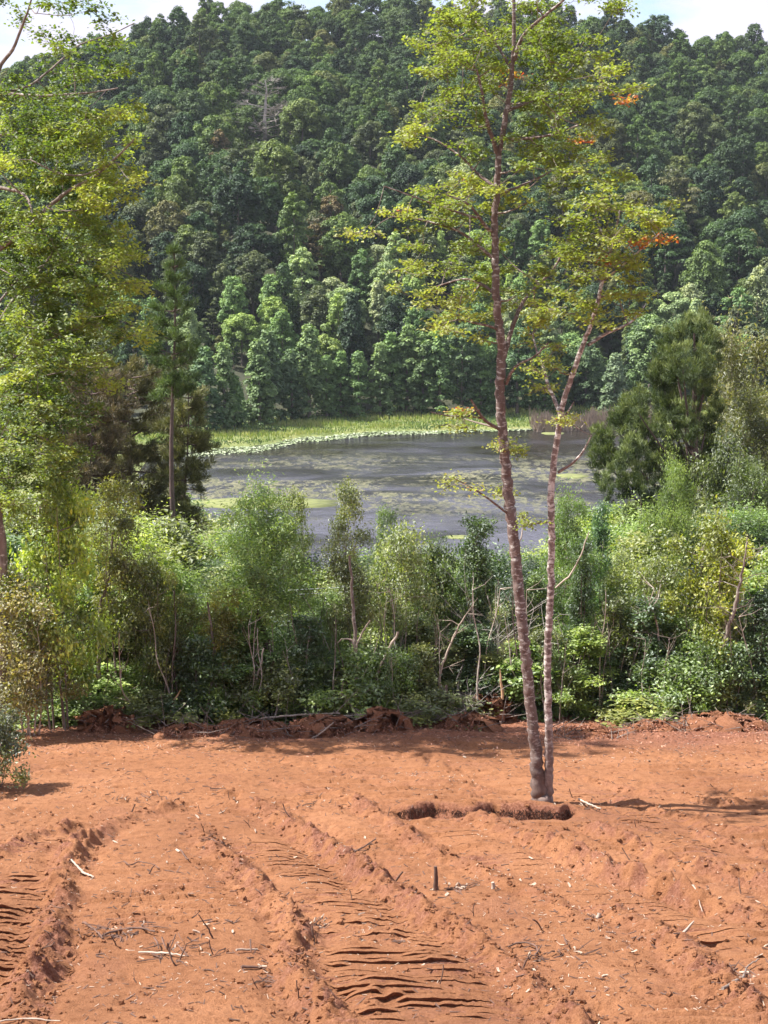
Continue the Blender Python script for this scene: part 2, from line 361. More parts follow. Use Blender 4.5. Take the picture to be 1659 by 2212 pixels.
# the red field, modelled finely: wheel and crawler tracks traced on the ground
def poly(pts):
    a = np.array(pts, float); return on_ground(a[:, 0], a[:, 1])[:, :2]
def poly_dist(X, Y, pl):
    """unsigned distance, side (+1 = right of travel), length along"""
    best = np.full(X.shape, 1e9); side = np.zeros(X.shape); along = np.zeros(X.shape); acc = 0
    for a, b in zip(pl[:-1], pl[1:]):
        d = b - a; L = np.hypot(*d); d = d / L
        px = X - a[0]; py = Y - a[1]; t = np.clip(px * d[0] + py * d[1], 0, L)
        dd = np.hypot(px - d[0] * t, py - d[1] * t); k = dd < best
        best = np.where(k, dd, best); side = np.where(k, np.sign(px * d[1] - py * d[0]), side); along = np.where(k, acc + t, along); acc += L
    return best, side, along, acc
RIDGES = [  # points, height, half width
    ([(525, 1732), (590, 1752), (650, 1787), (725, 1837), (780, 1872), (830, 1912), (905, 1952), (960, 1992), (1040, 2047), (1110, 2092), (1155, 2142), (1230, 2207), (1290, 2260)], .105, .15),
    ([(435, 1787), (500, 1857), (520, 1892), (575, 1942), (615, 1972), (640, 2010), (625, 2060), (640, 2110), (690, 2170), (740, 2230)], .085, .14),
    ([(740, 1722), (830, 1767), (905, 1812), (960, 1842), (1055, 1877), (1130, 1912), (1200, 1942), (1290, 1985)], .06, .12),
    ([(980, 1752), (1055, 1782), (1130, 1812), (1230, 1847), (1295, 1867), (1355, 1892), (1455, 1922), (1530, 1950), (1659, 1985), (1740, 2010)], .11, .14),
    ([(1260, 1787), (1310, 1807), (1380, 1842), (1455, 1862), (1530, 1877), (1659, 1912), (1760, 1940)], .075, .13),
    ([(1290, 1945), (1330, 1962), (1405, 1992), (1455, 2027), (1480, 2067), (1530, 2110), (1620, 2170), (1700, 2230)], .085, .15),
    ([(1500, 1792), (1550, 1817), (1610, 1837), (1659, 1850), (1760, 1880)], .09, .12),
    ([(1190, 1670), (1270, 1687), (1355, 1707), (1480, 1722), (1659, 1745)], .05, .12),
    ([(1300, 1722), (1405, 1742), (1530, 1782), (1659, 1800), (1760, 1820)], .05, .12),
    ([(420, 1740), (330, 1750), (245, 1772), (160, 1822), (135, 1902), (120, 1982), (85, 2082), (65, 2122), (20, 2212)], .09, .13),
    ([(-90, 1860), (0, 1842), (50, 1807), (100, 1792), (200, 1775)], .09, .12),
    ([(700, 1662), (850, 1690), (1000, 1700), (1100, 1720)], .035, .12),
    ([(560, 1682), (640, 1700), (760, 1722), (860, 1760)], .035, .10),
]
LUGS = [  # centre line, half width, depth of the bars, spacing
    ([(600, 1795), (690, 1850), (760, 1900), (800, 1960), (830, 2020), (860, 2090), (890, 2150), (930, 2230)], .95, .055, .115),
    ([(30, 1880), (50, 1940), (60, 2000), (30, 2080), (-10, 2150), (-60, 2230)], .62, .075, .13),
    ([(1180, 1880), (1260, 1915), (1330, 1950), (1420, 1960), (1530, 2010), (1640, 2040)], .55, .035, .12),
    ([(900, 1770), (990, 1810), (1090, 1850), (1180, 1880)], .55, .03, .13),
    ([(1230, 1700), (1400, 1760), (1500, 1830), (1659, 1880)], .6, .025, .14),
    ([(10, 1850), (90, 1810), (200, 1790)], .30, .06, .16),
]
def field_height(X, Y, detail=True, shade_humus=False):
    wx = X + .10 * (fbm(X * 1.3, Y * 1.3, 2, 40) - .5) * 2; wy = Y + .12 * (fbm(X * 1.3, Y * 1.3, 2, 50) - .5) * 2
    h = (fbm(X * .35, Y * .35, 3, 60) - .5) * .22
    crumble = np.zeros(X.shape); shadem = np.zeros(X.shape)
    for pts, A, wd in RIDGES:
        A = A * 1.0; d, s, al, L = poly_dist(wx, wy, poly(pts))
        mod = .45 + 1.1 * vnoise(al * 1.1, al * 0 + A * 99, 7)
        fade = sst(0, .5, al) * sst(0, .5, L - al)
        h = h + A * mod * fade * np.exp(-(d / wd) ** 2) * np.where(s > 0, 1, 1.0)
        h = h - A * .55 * mod * fade * np.exp(-((d - wd * 1.9) / (wd * 1.1)) ** 2)
        crumble = np.maximum(crumble, fade * mod * np.exp(-(d / (wd * 2.0)) ** 2) * min(1, A * 12))
    if detail:
        for pts, hw, A, pitch in LUGS:
            A = A * .5; pitch = pitch * 1.25
            d, s, al, L = poly_dist(wx, wy, poly(pts))
            m = (1 - sst(hw * .75, hw, d)) * sst(0, .5, al) * sst(0, .5, L - al)
            m = m * sst(.30, .5, fbm(X * .9, Y * .9, 2, 71))
            ph = (Y + .05 * X + .09 * (fbm(X * .9, Y * .9, 3, 81) - .5) * 2) / pitch
            i = np.floor(ph); f = ph - i
            row = .12 + 1.15 * sst(.15, .8, vnoise(X * 1.3 + i * 7.3, i * 3.1, 83))
            h = h - A * .5 * m + A * m * row * (1 - sst(.35, .97, f)) * np.where(f < .08, f / .08, 1); shadem = np.maximum(shadem, m * ((f > .86) | (f < .10)) * np.clip(row * .9 - .15, 0, .9))  # bar faces get a dark tint: their shade painted into the soil
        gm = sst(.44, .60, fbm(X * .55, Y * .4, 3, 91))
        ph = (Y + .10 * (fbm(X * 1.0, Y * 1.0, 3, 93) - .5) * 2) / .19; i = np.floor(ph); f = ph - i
        rw = vnoise(X * 1.6 + i * 5.1, i * 3.7, 95); h = h + gm * .05 * sst(.3, .8, rw) * (1 - sst(.3, .97, f)); shadem = np.maximum(shadem, gm * .8 * (f > .78) * np.clip(rw - .5, 0, 1))
        cr_ = fbm(X * 8, Y * 8, 4, 101)
        h = h + crumble * (.01 + .17 * (fbm(X * 5, Y * 5, 2, 105) - .5) + .13 * np.maximum(cr_ - .42, 0) + .05 * (vnoise(X * 20, Y * 20, 111) - .5))
        rid = 1 - np.abs(fbm(X * 5, Y * 5, 3, 121) * 2 - 1)
        q_ = .35 + sst(.42, .6, fbm(X * .8, Y * .8, 3, 119)); h = h + q_ * (.013 * (rid - .6) + .014 * (fbm(X * 13, Y * 13, 3, 131) - .5) + .012 * (vnoise(X * 40, Y * 40, 141) - .5))
        pits = fbm(X * 2.6, Y * 2.6, 3, 151); h = h - .09 * np.maximum(pits - .67, 0) * 3
    # hollow and crumbled bank in front of the tall tree
    c = on_ground(np.array([845, 1265]), np.array([1752, 1756]))
    x0, x1 = c[0, 0], c[1, 0]; yc = 19.35
    n1 = vnoise(X * 2.2, X * 0, 161); n2 = vnoise(X * 5.5, X * 0 + 2, 163)
    m = sst(x0, x0 + .25, X) * (1 - sst(x1 - .25, x1, X)) * (.72 + .4 * n1)
    yy = Y - yc + .26 * (n2 - .5) + .22 * (n1 - .5)
    yy = yy + .10 * (fbm(X * 9, Y * 3, 3, 165) - .5); m = m * sst(.18, .38, vnoise(X * 1.15 + 4.1, X * 0, 167)); h = h - .17 * m * sst(-.60, -.25, yy) * (1 - sst(-.05, .02, yy)) + .10 * m * np.exp(-((yy - .12) / .17) ** 2)
    if shade_humus: return h, np.clip(.75 * crumble * sst(.40, .62, fbm(X * 7, Y * 5, 3, 301)) + 1.2 * shadem + .95 * m * sst(-.62, -.40, yy) * (1 - sst(.0, .14, yy)) * sst(.2, .5, fbm(X * 9, Y * 6, 2, 303) ), 0, .95)  # dark tint: shade painted on bars, crumbly ridges and bank, plus bank humus
    return h
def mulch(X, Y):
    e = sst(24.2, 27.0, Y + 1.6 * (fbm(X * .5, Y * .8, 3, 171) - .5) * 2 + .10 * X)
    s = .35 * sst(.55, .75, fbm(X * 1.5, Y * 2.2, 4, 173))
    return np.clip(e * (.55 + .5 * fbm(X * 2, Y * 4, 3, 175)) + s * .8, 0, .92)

NR, NC = 760, 860
tt = np.linspace(0, 1, NR); rows = 8.6 * (34.5 / 8.6) ** tt
uu = np.linspace(-.40, .40, NC)
Y2, U2 = np.meshgrid(rows, uu, indexing='ij'); X2 = U2 * (Y2 + 1.5)
HH, SHADE_HUMUS = field_height(X2, Y2, True, True)
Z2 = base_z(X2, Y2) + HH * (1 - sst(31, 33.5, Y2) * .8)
g = grid_geo(X2, Y2, Z2, np.maximum(mulch(X2, Y2), SHADE_HUMUS))
tag(link('dirt_field', g.mesh('dirt_field', [M['soil']], True)), kind='structure')
def gz(x, y):                                         # ground height for anything standing on the field
    x = np.atleast_1d(np.asarray(x, float)); y = np.atleast_1d(np.asarray(y, float))
    return base_z(x, y) + np.where(y < 34.5, field_height(x, y, False) * (1 - sst(31, 33.5, y) * .8), 0)
def gz1(x, y): return float(gz(x, y)[0])
def full_z(x, y): return base_z(x, y) + field_height(x, y) * (1 - sst(31, 33.5, y) * .8)
def scatter_px(n, y0=1620, y1=2205, pw=1.4):
    yn = y0 + (y1 - y0) * R.rand(n) ** pw; xn = R.uniform(-60, 1720, n); return on_ground(xn, yn), yn
def ridge_gap(x, y):
    r_ = np.ones(len(x))
    for p_, A_, w_ in RIDGES: r_ = np.minimum(r_, sst(.10, .34, poly_dist(x, y, poly(p_))[0]))
    return r_
# pressed ribs left by the crawler tracks: broken overhanging edges of soil, one ribbon per bar
g = Geo()
for li, (pts_, hw, A, pitch) in enumerate(LUGS):
    pl = poly(pts_); lo_, hi_ = pl.min(0), pl.max(0); pitch = pitch * (.85 if A > .05 else 1.05); yv = lo_[1]; row = 0; hw = hw * .86
    while yv < hi_[1]:
        x = np.arange(lo_[0] - hw, hi_[0] + hw, .028); row += 1
        y = yv + .055 * (fbm(x * 1.3, x * 0 + row * .31, 3, 500 + li) - .5) * 2 + .02 * (vnoise(x * 9, x * 0 + row, 503) - .5)
        d, s_, al, L = poly_dist(x, y, pl); edge = (1 - sst(hw * .6, hw * 1.02, d + .25 * (vnoise(x * 0 + row * 3.3, x * 0, 505) - .5))) * sst(0, .4, al) * sst(0, .4, L - al)
        hgt = edge * sst(.33, .62, vnoise(x * 1.9 + row * 5.7, x * 0 + row * 1.7, 507)) * (.5 + .8 * vnoise(x * 7, x * 0 + row * 2.1, 509)) * (.056 if A > .05 else .038) * (1 if li == 1 else 1 - .45 * sst(12.8, 14.0, y)) * ridge_gap(x, y) - .013
        zf = full_z(x, y); zb = full_z(x, y + pitch * .9); ov = .024 * np.clip(hgt / .03, 0, 1.3)
        n_ = len(x); B = np.stack([x, y + .02, zf - .05], -1); Tp = np.stack([x, y - ov, zf + hgt], -1); T2 = np.stack([x, y - ov + .05, zf + hgt * .95], -1); Bk = np.stack([x, y + pitch * .9, zb - .012], -1)
        i = np.arange(n_ - 1); keep = (hgt[:-1] > -.009) | (hgt[1:] > -.009); i = i[keep]
        if len(i):
            V = np.concatenate([B, Tp, Tp, T2, Bk]); q = np.concatenate([np.stack([i, i + 1, n_ + i + 1, n_ + i], -1), np.stack([2 * n_ + i, 2 * n_ + i + 1, 3 * n_ + i + 1, 3 * n_ + i], -1), np.stack([3 * n_ + i, 3 * n_ + i + 1, 4 * n_ + i + 1, 4 * n_ + i], -1)])
            g.add(V, q, np.concatenate([np.full(2 * n_, .75), np.full(3 * n_, .02)]))  # front faces tinted dark, shade under the overhang painted into the soil
        yv += pitch * (.85 + .3 * random.random())
tag(link('track_ribs', g.mesh('track_ribs', [M['soil']], True)), 'broken ribs of red soil pressed up by crawler tracks', 'soil', kind='stuff')

ys = np.concatenate([np.arange(-30, 40, 1.0), np.arange(40, 150, 2.5)]); xs = np.concatenate([np.arange(-150, -24, 6), np.arange(-24, 24, 1.0), np.arange(24, 151, 6)])
Yc, Xc = np.meshgrid(ys, xs, indexing='ij'); Zc = base_z(Xc, Yc)
fan = (1 - sst(.34, .37, np.abs(Xc) / (Yc + 1.5 + 1e-6))) * sst(9.4, 10.5, Yc) * (1 - sst(32, 34, Yc)) * (Yc > 8)
Zc = Zc - .6 * fan
g = grid_geo(Xc, Yc, Zc, 0.15)
hs = link('near_hillside', g.mesh('near_hillside', [M['soil'], M['floor']], True)); tag(hs, kind='structure')
mi = ((Yc[:-1, :-1] > 31)).astype(np.int32).ravel(); hs.data.polygons.foreach_set('material_index', mi)

ys = np.concatenate([np.arange(150, 240, 2.0), np.arange(240, 500, 6), np.arange(500, 1500, 60)]); xs = np.concatenate([np.arange(-1200, -160, 80), np.arange(-160, 161, 4), np.arange(240, 1201, 80)])
Yc, Xc = np.meshgrid(ys, xs, indexing='ij'); Zc = base_z(Xc, Yc); Zc = np.maximum(Zc, -60)
g = grid_geo(Xc, Yc, Zc, .2)
hl = link('far_hill', g.mesh('far_hill', [M['floor'], M['meadow']], True)); tag(hl, kind='structure')
mi = (Yc[:-1, :-1] < far_trees(Xc[:-1, :-1]) + 3).astype(np.int32).ravel(); hl.data.polygons.foreach_set('material_index', mi)

g = Geo(); g.add([[-900, 60, WZ], [900, 60, WZ], [900, 236, WZ], [-900, 236, WZ]], [[0, 1, 2, 3]])
tag(link('lake_water', g.mesh('lake_water', [M['water']])), kind='structure')

# ------------------------------------------------------------ crowns
def clump(g, c, rad, n, L, asp=.6, tint=(.3, .8), up=.35, jit=.6, mat=0, shell=2.4, lo=-.6):
    """a tuft of leaves turned mostly outwards"""
    d = norm(R.randn(n, 3)); d[:, 2] = np.where(d[:, 2] < lo, -d[:, 2], d[:, 2])
    r = R.rand(n) ** (1 / shell)
    P = np.asarray(c) + d * r[:, None] * np.asarray(rad)
    N = norm(d + np.array([0, 0, up]) + jit * R.randn(n, 3))
    t = R.uniform(tint[0], tint[1], n)
    Ls = L * R.uniform(.7, 1.3, n)
    g.leaves(P, N, Ls, Ls * asp, t, mat)

def hill_tree(kind, seed):
    """crown and stem of a whole forest tree, in one mesh"""
    global R
    R = np.random.RandomState(seed); g = Geo(); r = random.Random(seed)
    if kind == 'round':     H, W_, base, nc = r.uniform(12, 15), r.uniform(3.3, 4.3), .30, 84
    elif kind == 'tall':    H, W_, base, nc = r.uniform(14, 16), r.uniform(2.6, 3.2), .15, 84
    elif kind == 'plate':   H, W_, base, nc = r.uniform(12, 14), r.uniform(4.2, 5.2), .40, 40
    else:                   H, W_, base, nc = r.uniform(12, 14), r.uniform(2.4, 3.0), .04, 84   # cone
    for i in range(nc):
        s = r.random() ** .8; z = H * (base + (1 - base) * s); a = r.uniform(0, 2 * math.pi)
        if kind == 'round': w = W_ * math.sqrt(max(0.02, 1 - (2 * s - .85) ** 2 / 1.35))
        elif kind == 'tall': w = W_ * (math.sin(math.pi * min(1, s * .82 + .14))) ** .55
        elif kind == 'plate': w = W_ * (.45 + .6 * math.sin(math.pi * min(1, .25 + s * .72))); z = H * (base + (1 - base) * round(s * 4) / 4) + r.uniform(-.4, .4)
        else: w = W_ * (1.04 - s) ** .8
        rr = w * r.uniform(.62, 1.0); cr_ = r.uniform(.55, 1.35) * (1 if kind in ('round', 'plate') else .75); rr *= r.choice([1, 1, 1, 1.18]); z += r.gauss(0, .25)
        fl = .42 if kind == 'plate' else r.uniform(.75, 1.15)
        tm = r.uniform(.25, .7) * (.55 + .55 * s)  # tint rises with height: lit top and shaded bottom painted into the leaves
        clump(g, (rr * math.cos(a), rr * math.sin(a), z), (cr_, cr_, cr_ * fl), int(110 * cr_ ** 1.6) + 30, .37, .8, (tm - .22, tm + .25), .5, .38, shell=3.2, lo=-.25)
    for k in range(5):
        clump(g, (0, 0, H * (base + .12 + .14 * k)), (W_ * .55, W_ * .55, H * .09), 60, .6, .7, (0, .4))  # dark inner fill: crown shade put into the leaf tint
    clump(g, (0, 0, H * .99), (1.0, 1.0, 1.0 if kind != 'plate' else .5), 110, .46, .7, (.4, .9), .5)
    g.tube([(0, 0, -1.5), (.1, 0, H * .4), (0, .1, H * .85)], [.28, .2, .07], 5, .5, 1)
    return g
PROT = {}
for kd, cnt in (('round', 4), ('tall', 3), ('plate', 2), ('cone', 3)):
    PROT[kd] = []
    for j in range(cnt):
        g = hill_tree(kd, 100 + j * 7 + len(kd) * 31)
        PROT[kd].append((g.mesh('hill_' + kd, [M['leaf_hill'], M['bark_grey']]), g.mesh('shore_' + kd, [M['leaf_far'], M['bark_grey']])))
R = np.random.RandomState(21)

# hillside trees: a jittered grid thinned to what the view can reach
pts = []
yy = 238.0
while yy < 486:
    st = 7.2 + (yy - 238) * .002
    half = .30 * yy + 12
    x = -half
    while x < half:
        X = x + R.uniform(-.38, .38) * st; Yp = yy + R.uniform(-.4, .4) * st
        if Yp > far_trees(X) + 3: pts.append((X, Yp))
        x += st
    yy += st * .92
pts = np.array(pts); pz = base_z(pts[:, 0], pts[:, 1])
def pix(P):                                     # world -> note coordinates, to plan which species stands where
    P = np.atleast_2d(P); zc = P[:, 1] * cp - P[:, 2] * sp; yc = P[:, 1] * sp + P[:, 2] * cp
    return (P[:, 0] / zc * F + 384) / K, (512 - yc / zc * F) / K
hx, hy = pix(np.stack([pts[:, 0], pts[:, 1], pz + 9], -1))
order = np.argsort(pts[:, 1])
pale = 0; dark = 0; rest = []
PALEC = [(.15, .23, .09), (.20, .27, .085), (.22, .28, .15), (.11, .18, .075), (.24, .27, .165)]
DARKC = [(.056, .098, .034), (.030, .055, .026), (.095, .14, .042), (.08, .098, .048), (.045, .082, .036), (.11, .145, .045)]
BRWN = [(.12, .115, .05), (.10, .10, .045), (.13, .10, .055)]
COLN = dict(zip(PALEC + DARKC + BRWN, ['fresh green', 'light yellow green', 'pale grey green', 'soft mid green', 'silvery green', 'plain dark green', 'very dark green', 'grass green', 'dull grey green', 'deep green', 'mossy green', 'brownish olive', 'dark olive', 'rusty olive']))
def zone(px):
    for lim, nm in ((300, 'behind the left edge tree'), (470, 'above the thin pine'), (700, 'left of the middle'), (900, 'around the middle'), (1110, 'just left of the tall trunk'), (1300, 'just right of the tall trunks'), (1480, 'above the dark pine')):
        if px < lim: return nm
    return 'at the far right'
for i in order:
    X, Yp = pts[i]; z = pz[i] - .4; px_, py_ = hx[i], hy[i]
    wob = 60 * (vnoise(np.array([px_ / 90.]), np.array([py_ / 90.]), 3)[0] - .5)
    bound = 560 + 90 * math.sin(px_ / 240.0) + wob * 1.6 + (40 if px_ > 1400 else 0)
    rz = random.uniform(0, 6.28)
    if bound - 190 < py_ < bound and random.random() < .10: continue
    if abs(px_ - 580) < 46 and 200 < py_ < 335 and Yp < 352: continue
    if py_ > bound and pale < 290:
        kd = random.choice(['tall', 'round', 'tall', 'cone', 'tall'])
        me = random.choice(PROT[kd])[1]
        s = random.uniform(.75, 1.1) * (1.0 if Yp < 260 else .95)
        cc = random.choice(PALEC) if (random.random() < (.75 if px_ < 1150 else .3)) else random.choice(DARKC)
        o = link('lakeside_tree', me, None, (X, Yp, z), cc); pale += 1
        tag(o, COLN[cc] + ' tree low on the slope, ' + zone(px_), 'tree', 'pale trees on the lower slope beyond the lake')
    elif dark < 290:
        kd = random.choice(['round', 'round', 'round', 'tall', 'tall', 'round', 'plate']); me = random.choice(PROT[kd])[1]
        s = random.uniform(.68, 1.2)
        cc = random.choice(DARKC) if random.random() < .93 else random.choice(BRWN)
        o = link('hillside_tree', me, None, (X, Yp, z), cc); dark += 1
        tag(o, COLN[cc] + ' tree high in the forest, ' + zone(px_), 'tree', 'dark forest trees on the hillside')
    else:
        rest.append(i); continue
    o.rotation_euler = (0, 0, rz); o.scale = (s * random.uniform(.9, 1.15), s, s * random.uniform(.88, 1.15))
# the remaining forest towards the ridge and the young growth under the crowns: one object, instanced on points
rest = np.array(rest)
ux = R.uniform(-.30, .30, 1500); uy = R.uniform(238, 470, 1500); ux = ux * uy; kk = uy > far_trees(ux) + 4; ux, uy = ux[kk], uy[kk]
upos = np.stack([ux, uy, base_z(ux, uy) - .6], -1)
fm = bpy.data.meshes.new('upper_forest'); nall = len(rest) + len(upos); fm.vertices.add(nall)
fm.vertices.foreach_set('co', np.concatenate([np.stack([pts[rest, 0], pts[rest, 1], pz[rest] - .4], -1), upos]).astype(np.float32).ravel())
a = fm.attributes.new('pick', 'INT', 'POINT'); a.data.foreach_set('value', R.randint(0, 12, nall).astype(np.int32))
a = fm.attributes.new('turn', 'FLOAT', 'POINT'); a.data.foreach_set('value', R.uniform(0, 6.28, nall).astype(np.float32))
a = fm.attributes.new('size', 'FLOAT', 'POINT'); a.data.foreach_set('value', np.concatenate([R.uniform(.68, 1.22, len(rest)), R.uniform(.22, .45, len(upos))]).astype(np.float32))
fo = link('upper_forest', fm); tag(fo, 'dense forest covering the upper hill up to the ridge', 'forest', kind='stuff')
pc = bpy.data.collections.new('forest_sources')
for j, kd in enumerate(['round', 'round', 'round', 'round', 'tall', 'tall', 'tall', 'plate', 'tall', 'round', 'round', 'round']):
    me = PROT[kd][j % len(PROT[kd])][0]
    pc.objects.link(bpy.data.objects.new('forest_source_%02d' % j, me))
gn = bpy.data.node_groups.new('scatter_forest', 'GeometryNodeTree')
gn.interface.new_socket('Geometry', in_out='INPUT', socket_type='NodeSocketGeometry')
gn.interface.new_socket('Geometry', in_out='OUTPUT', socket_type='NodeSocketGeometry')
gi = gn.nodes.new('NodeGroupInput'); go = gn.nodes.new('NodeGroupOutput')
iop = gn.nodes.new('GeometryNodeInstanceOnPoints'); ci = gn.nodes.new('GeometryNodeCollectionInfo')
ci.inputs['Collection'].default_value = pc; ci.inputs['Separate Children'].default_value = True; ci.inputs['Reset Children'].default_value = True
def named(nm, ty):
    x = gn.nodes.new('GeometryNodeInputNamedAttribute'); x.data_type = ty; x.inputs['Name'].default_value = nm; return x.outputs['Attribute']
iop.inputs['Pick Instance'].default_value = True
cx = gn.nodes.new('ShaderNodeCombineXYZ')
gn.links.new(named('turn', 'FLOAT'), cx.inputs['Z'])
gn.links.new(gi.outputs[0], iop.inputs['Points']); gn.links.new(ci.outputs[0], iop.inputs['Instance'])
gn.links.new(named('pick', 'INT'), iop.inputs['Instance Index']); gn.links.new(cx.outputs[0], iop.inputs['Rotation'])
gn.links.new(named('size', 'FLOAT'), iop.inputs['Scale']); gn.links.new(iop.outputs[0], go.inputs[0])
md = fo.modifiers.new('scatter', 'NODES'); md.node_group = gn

# single trees that stand out of the forest
def lone(name, label, xn, ytop, Y, kd, j, color, sw=1.0, h=None, cat='tree'):
    p = at(xn, ytop, Y); z0 = float(base_z(p[0], Y)); me = PROT[kd][j][1]
    Hm = max(v.co.z for v in me.vertices); s = (p[2] - z0) / Hm if h is None else h / Hm
    zb = z0 if h is None else p[2] - h
    o = link(name, me, None, (p[0], Y, zb), color); o.scale = (sw * s, sw * s, s); o.rotation_euler = (0, 0, random.uniform(0, 6))
    tag(o, label, cat)
lone('ridge_tree', 'tallest lone tree breaking the skyline on the right ridge', 1432, 30, 470, 'tall', 0, (.05, .09, .05), 1.0)
lone('ridge_tree', 'shorter pointed tree on the skyline right of the tallest ridge tree', 1556, 72, 470, 'cone', 1, (.05, .09, .055), 1.25)
lone('ridge_tree', 'leftmost dark crown cluster tree on top of the ridge', 350, 48, 462, 'round', 0, (.04, .07, .045), 1.0)
lone('ridge_tree', 'dark ridge tree just right of the skyline dip', 505, 22, 470, 'round', 2, (.04, .075, .05), .8)
lone('ridge_tree', 'pale grey green dome shaped tree at the top of the ridge', 640, 8, 466, 'plate', 0, (.11, .13, .08), 1.1)
lone('olive_tree', 'broad brown olive crown below the ridge, left of the dead tree', 470, 62, 440, 'plate', 1, (.14, .125, .055), 1.0)
lone('olive_tree', 'brownish flat topped tree on the hill between the dead tree and the ridge', 710, 148, 400, 'plate', 0, (.125, .12, .05), 1.25)
lone('olive_tree', 'brown olive tree at the left end of the visible ridge', 385, 100, 440, 'plate', 1, (.13, .11, .055), .9)
lone('shore_tree', 'pyramid shaped pale shore tree right of the tall tall trunks', 1330, 760, 231, 'cone', 0, (.15, .2, .13), 1.25)
lone('shore_tree', 'rounded bright willow at the left end of the meadow', 700, 560 + 160, 231, 'round', 1, (.17, .22, .07), 1.0)
# row along the meadow
for k in range(34):
    xn = 440 + k * 37 + random.uniform(-12, 12); Y = float(far_trees(at(xn, 900, 230)[0])) + random.uniform(.5, 3.5)
    p = at(xn, 900, Y); z0 = float(base_z(p[0], Y))
    htop = random.uniform(735, 800) if 700 < xn < 1400 else random.uniform(690, 800)
    if 800 < xn < 1150: htop = random.uniform(700, 760)
    pt = at(xn, htop, Y); me = random.choice(PROT[random.choice(['cone', 'tall', 'cone'])])[1]
    o = link('shore_tree', me, None, (p[0], Y, z0 - .6), random.choice([(.09, .15, .07), (.12, .19, .075), (.10, .15, .08), (.14, .2, .09)]))
    s = (pt[2] - z0) / 13.5; o.scale = (s * 1.15, s * 1.15, s); o.rotation_euler = (0, 0, random.uniform(0, 6))
    tag(o, ['upright', 'full', 'bushy', 'narrow'][k % 4] + ' tree in the row directly behind the meadow, ' + zone(xn), 'tree', 'row of trees behind the lakeside meadow')

for k in range(26):
    Y = random.uniform(118, 236); x = random.uniform(-46, -34) - .10 * (Y - 120) - random.choice([0, 0, 8, 16, 26])
    o = link('lakeside_tree', random.choice(PROT[random.choice(['cone', 'tall', 'round'])])[1], None, (x, Y, float(base_z(x, Y)) - .4), random.choice(PALEC + DARKC)); sc_ = random.uniform(.5, .95)
    o.scale = (sc_, sc_, sc_ * .9); o.rotation_euler = (0, 0, random.uniform(0, 6)); tag(o, 'tree on the left bank of the lake behind the pines', 'tree', 'trees on the left bank of the lake')
# dead grey tree on the hill
def dead_tree(H, seed, spread=.45, mat='dead_grey', thick=1.0):
    r = random.Random(seed); g = Geo(); segs = []
    def grow(p, d, L, rad, lev):
        q = p + d * L; segs.append((p, q, rad, rad * .7))
        if lev == 0: return
        for _ in range(r.randint(3, 4) if lev > 1 else 5):
            nd_ = norm(d + np.array([r.gauss(0, spread), r.gauss(0, spread), r.gauss(.12, spread * .6)])); f = r.uniform(.35, 1)
            grow(p + d * L * f, nd_, L * r.uniform(.5, .75), rad * .55, lev - 1)
    p = np.array([0., 0, 0])
    for i in range(7):
        d = norm(np.array([r.gauss(0, .08), r.gauss(0, .08), 1])); L = H / 7; q = p + d * L
        rad = H * .0075 * (1 - i / 8); segs.append((p, q, rad, rad * .85))
        if i > 0:
            for _ in range(4):
                a = r.uniform(0, 6.28); grow(p + d * L * r.random(), norm(np.array([math.cos(a), math.sin(a), r.uniform(-.1, .6)])), H * .16 * (1.25 - i / 8), rad * .5, 3)
        p = q
    A = np.array([s[0] for s in segs]); B = np.array([s[1] for s in segs])
    g.prisms(A, B, np.array([s[2] for s in segs]) * thick, np.array([s[3] for s in segs]) * thick, 3)
    return g
p = at(575, 190, 350); z0 = float(base_z(p[0], 350)); Hd = p[2] - z0
o = link('dead_tree', dead_tree(Hd, 5, .55, thick=2.6).mesh('dead_tree', [M['dead_grey']]), None, (p[0], 350, z0)); o.scale = (2.6, 2.2, 1.12)
tag(o, 'bare grey dead tree standing among green crowns on the hill', 'tree')
p = at(1500, 245, 400); z0 = float(base_z(p[0], 400))
o = link('dead_tree', dead_tree(11, 6, .4, thick=2.0).mesh('dead_tree', [M['dead_grey']]), None, (p[0], 398, p[2] - 10))
tag(o, 'small bare brownish dead tree on the right part of the hill', 'tree')

# ------------------------------------------------------------ meadow, lilies, reeds, algae
g = Geo(); n = 26000
x = R.uniform(-75, 75, n); f = R.rand(n) ** .9; y = far_water(x) + .3 + f * (far_trees(x) + 3 - far_water(x)); z = base_z(x, y)
k = z > WZ + .02; x, y, z = x[k], y[k], z[k]; n = len(x)
N = norm(np.stack([R.randn(n) * .8, -np.ones(n), R.randn(n) * .3], -1)); D = np.stack([R.randn(n) * .3, R.randn(n) * .2, np.ones(n)], -1)
pt_ = fbm(x * .12, y * .25, 3, 201)
g.leaves(np.stack([x, y, z], -1), N, R.uniform(.2, .5, n) * (1 + 1.1 * (pt_ > .6)), .18, np.clip(R.uniform(.1, .7, n) + (pt_ - .5) * 1.6, 0, 1), 0, D)
tag(link('meadow_grass', g.mesh('meadow_grass', [M['grass']])), 'sunlit green grass strip along the far lake shore', 'grass', kind='stuff')
g = Geo(); n = 9000
x = R.uniform(-62, 30, n); d_ = R.rand(n) ** 1.3
y = far_water(x) - d_ * (5.5 + 2 * vnoise(x * .2, x * 0, 9)) * sst(34, -30, x) - .1
k = (x < 10) | (R.rand(n) < .5); x, y = x[k], y[k]; n = len(x)
N = norm(np.stack([R.randn(n) * .25, R.randn(n) * .25, np.ones(n)], -1))
g.leaves(np.stack([x, y, np.full(n, WZ + .05) + R.rand(n) * .16], -1), N, R.uniform(.2, .6, n), .32, R.rand(n), 0)
tag(link('lily_pads', g.mesh('lily_pads', [M['lily']])), 'pale water lily pads floating along the edge of the meadow', 'water plants', kind='stuff')
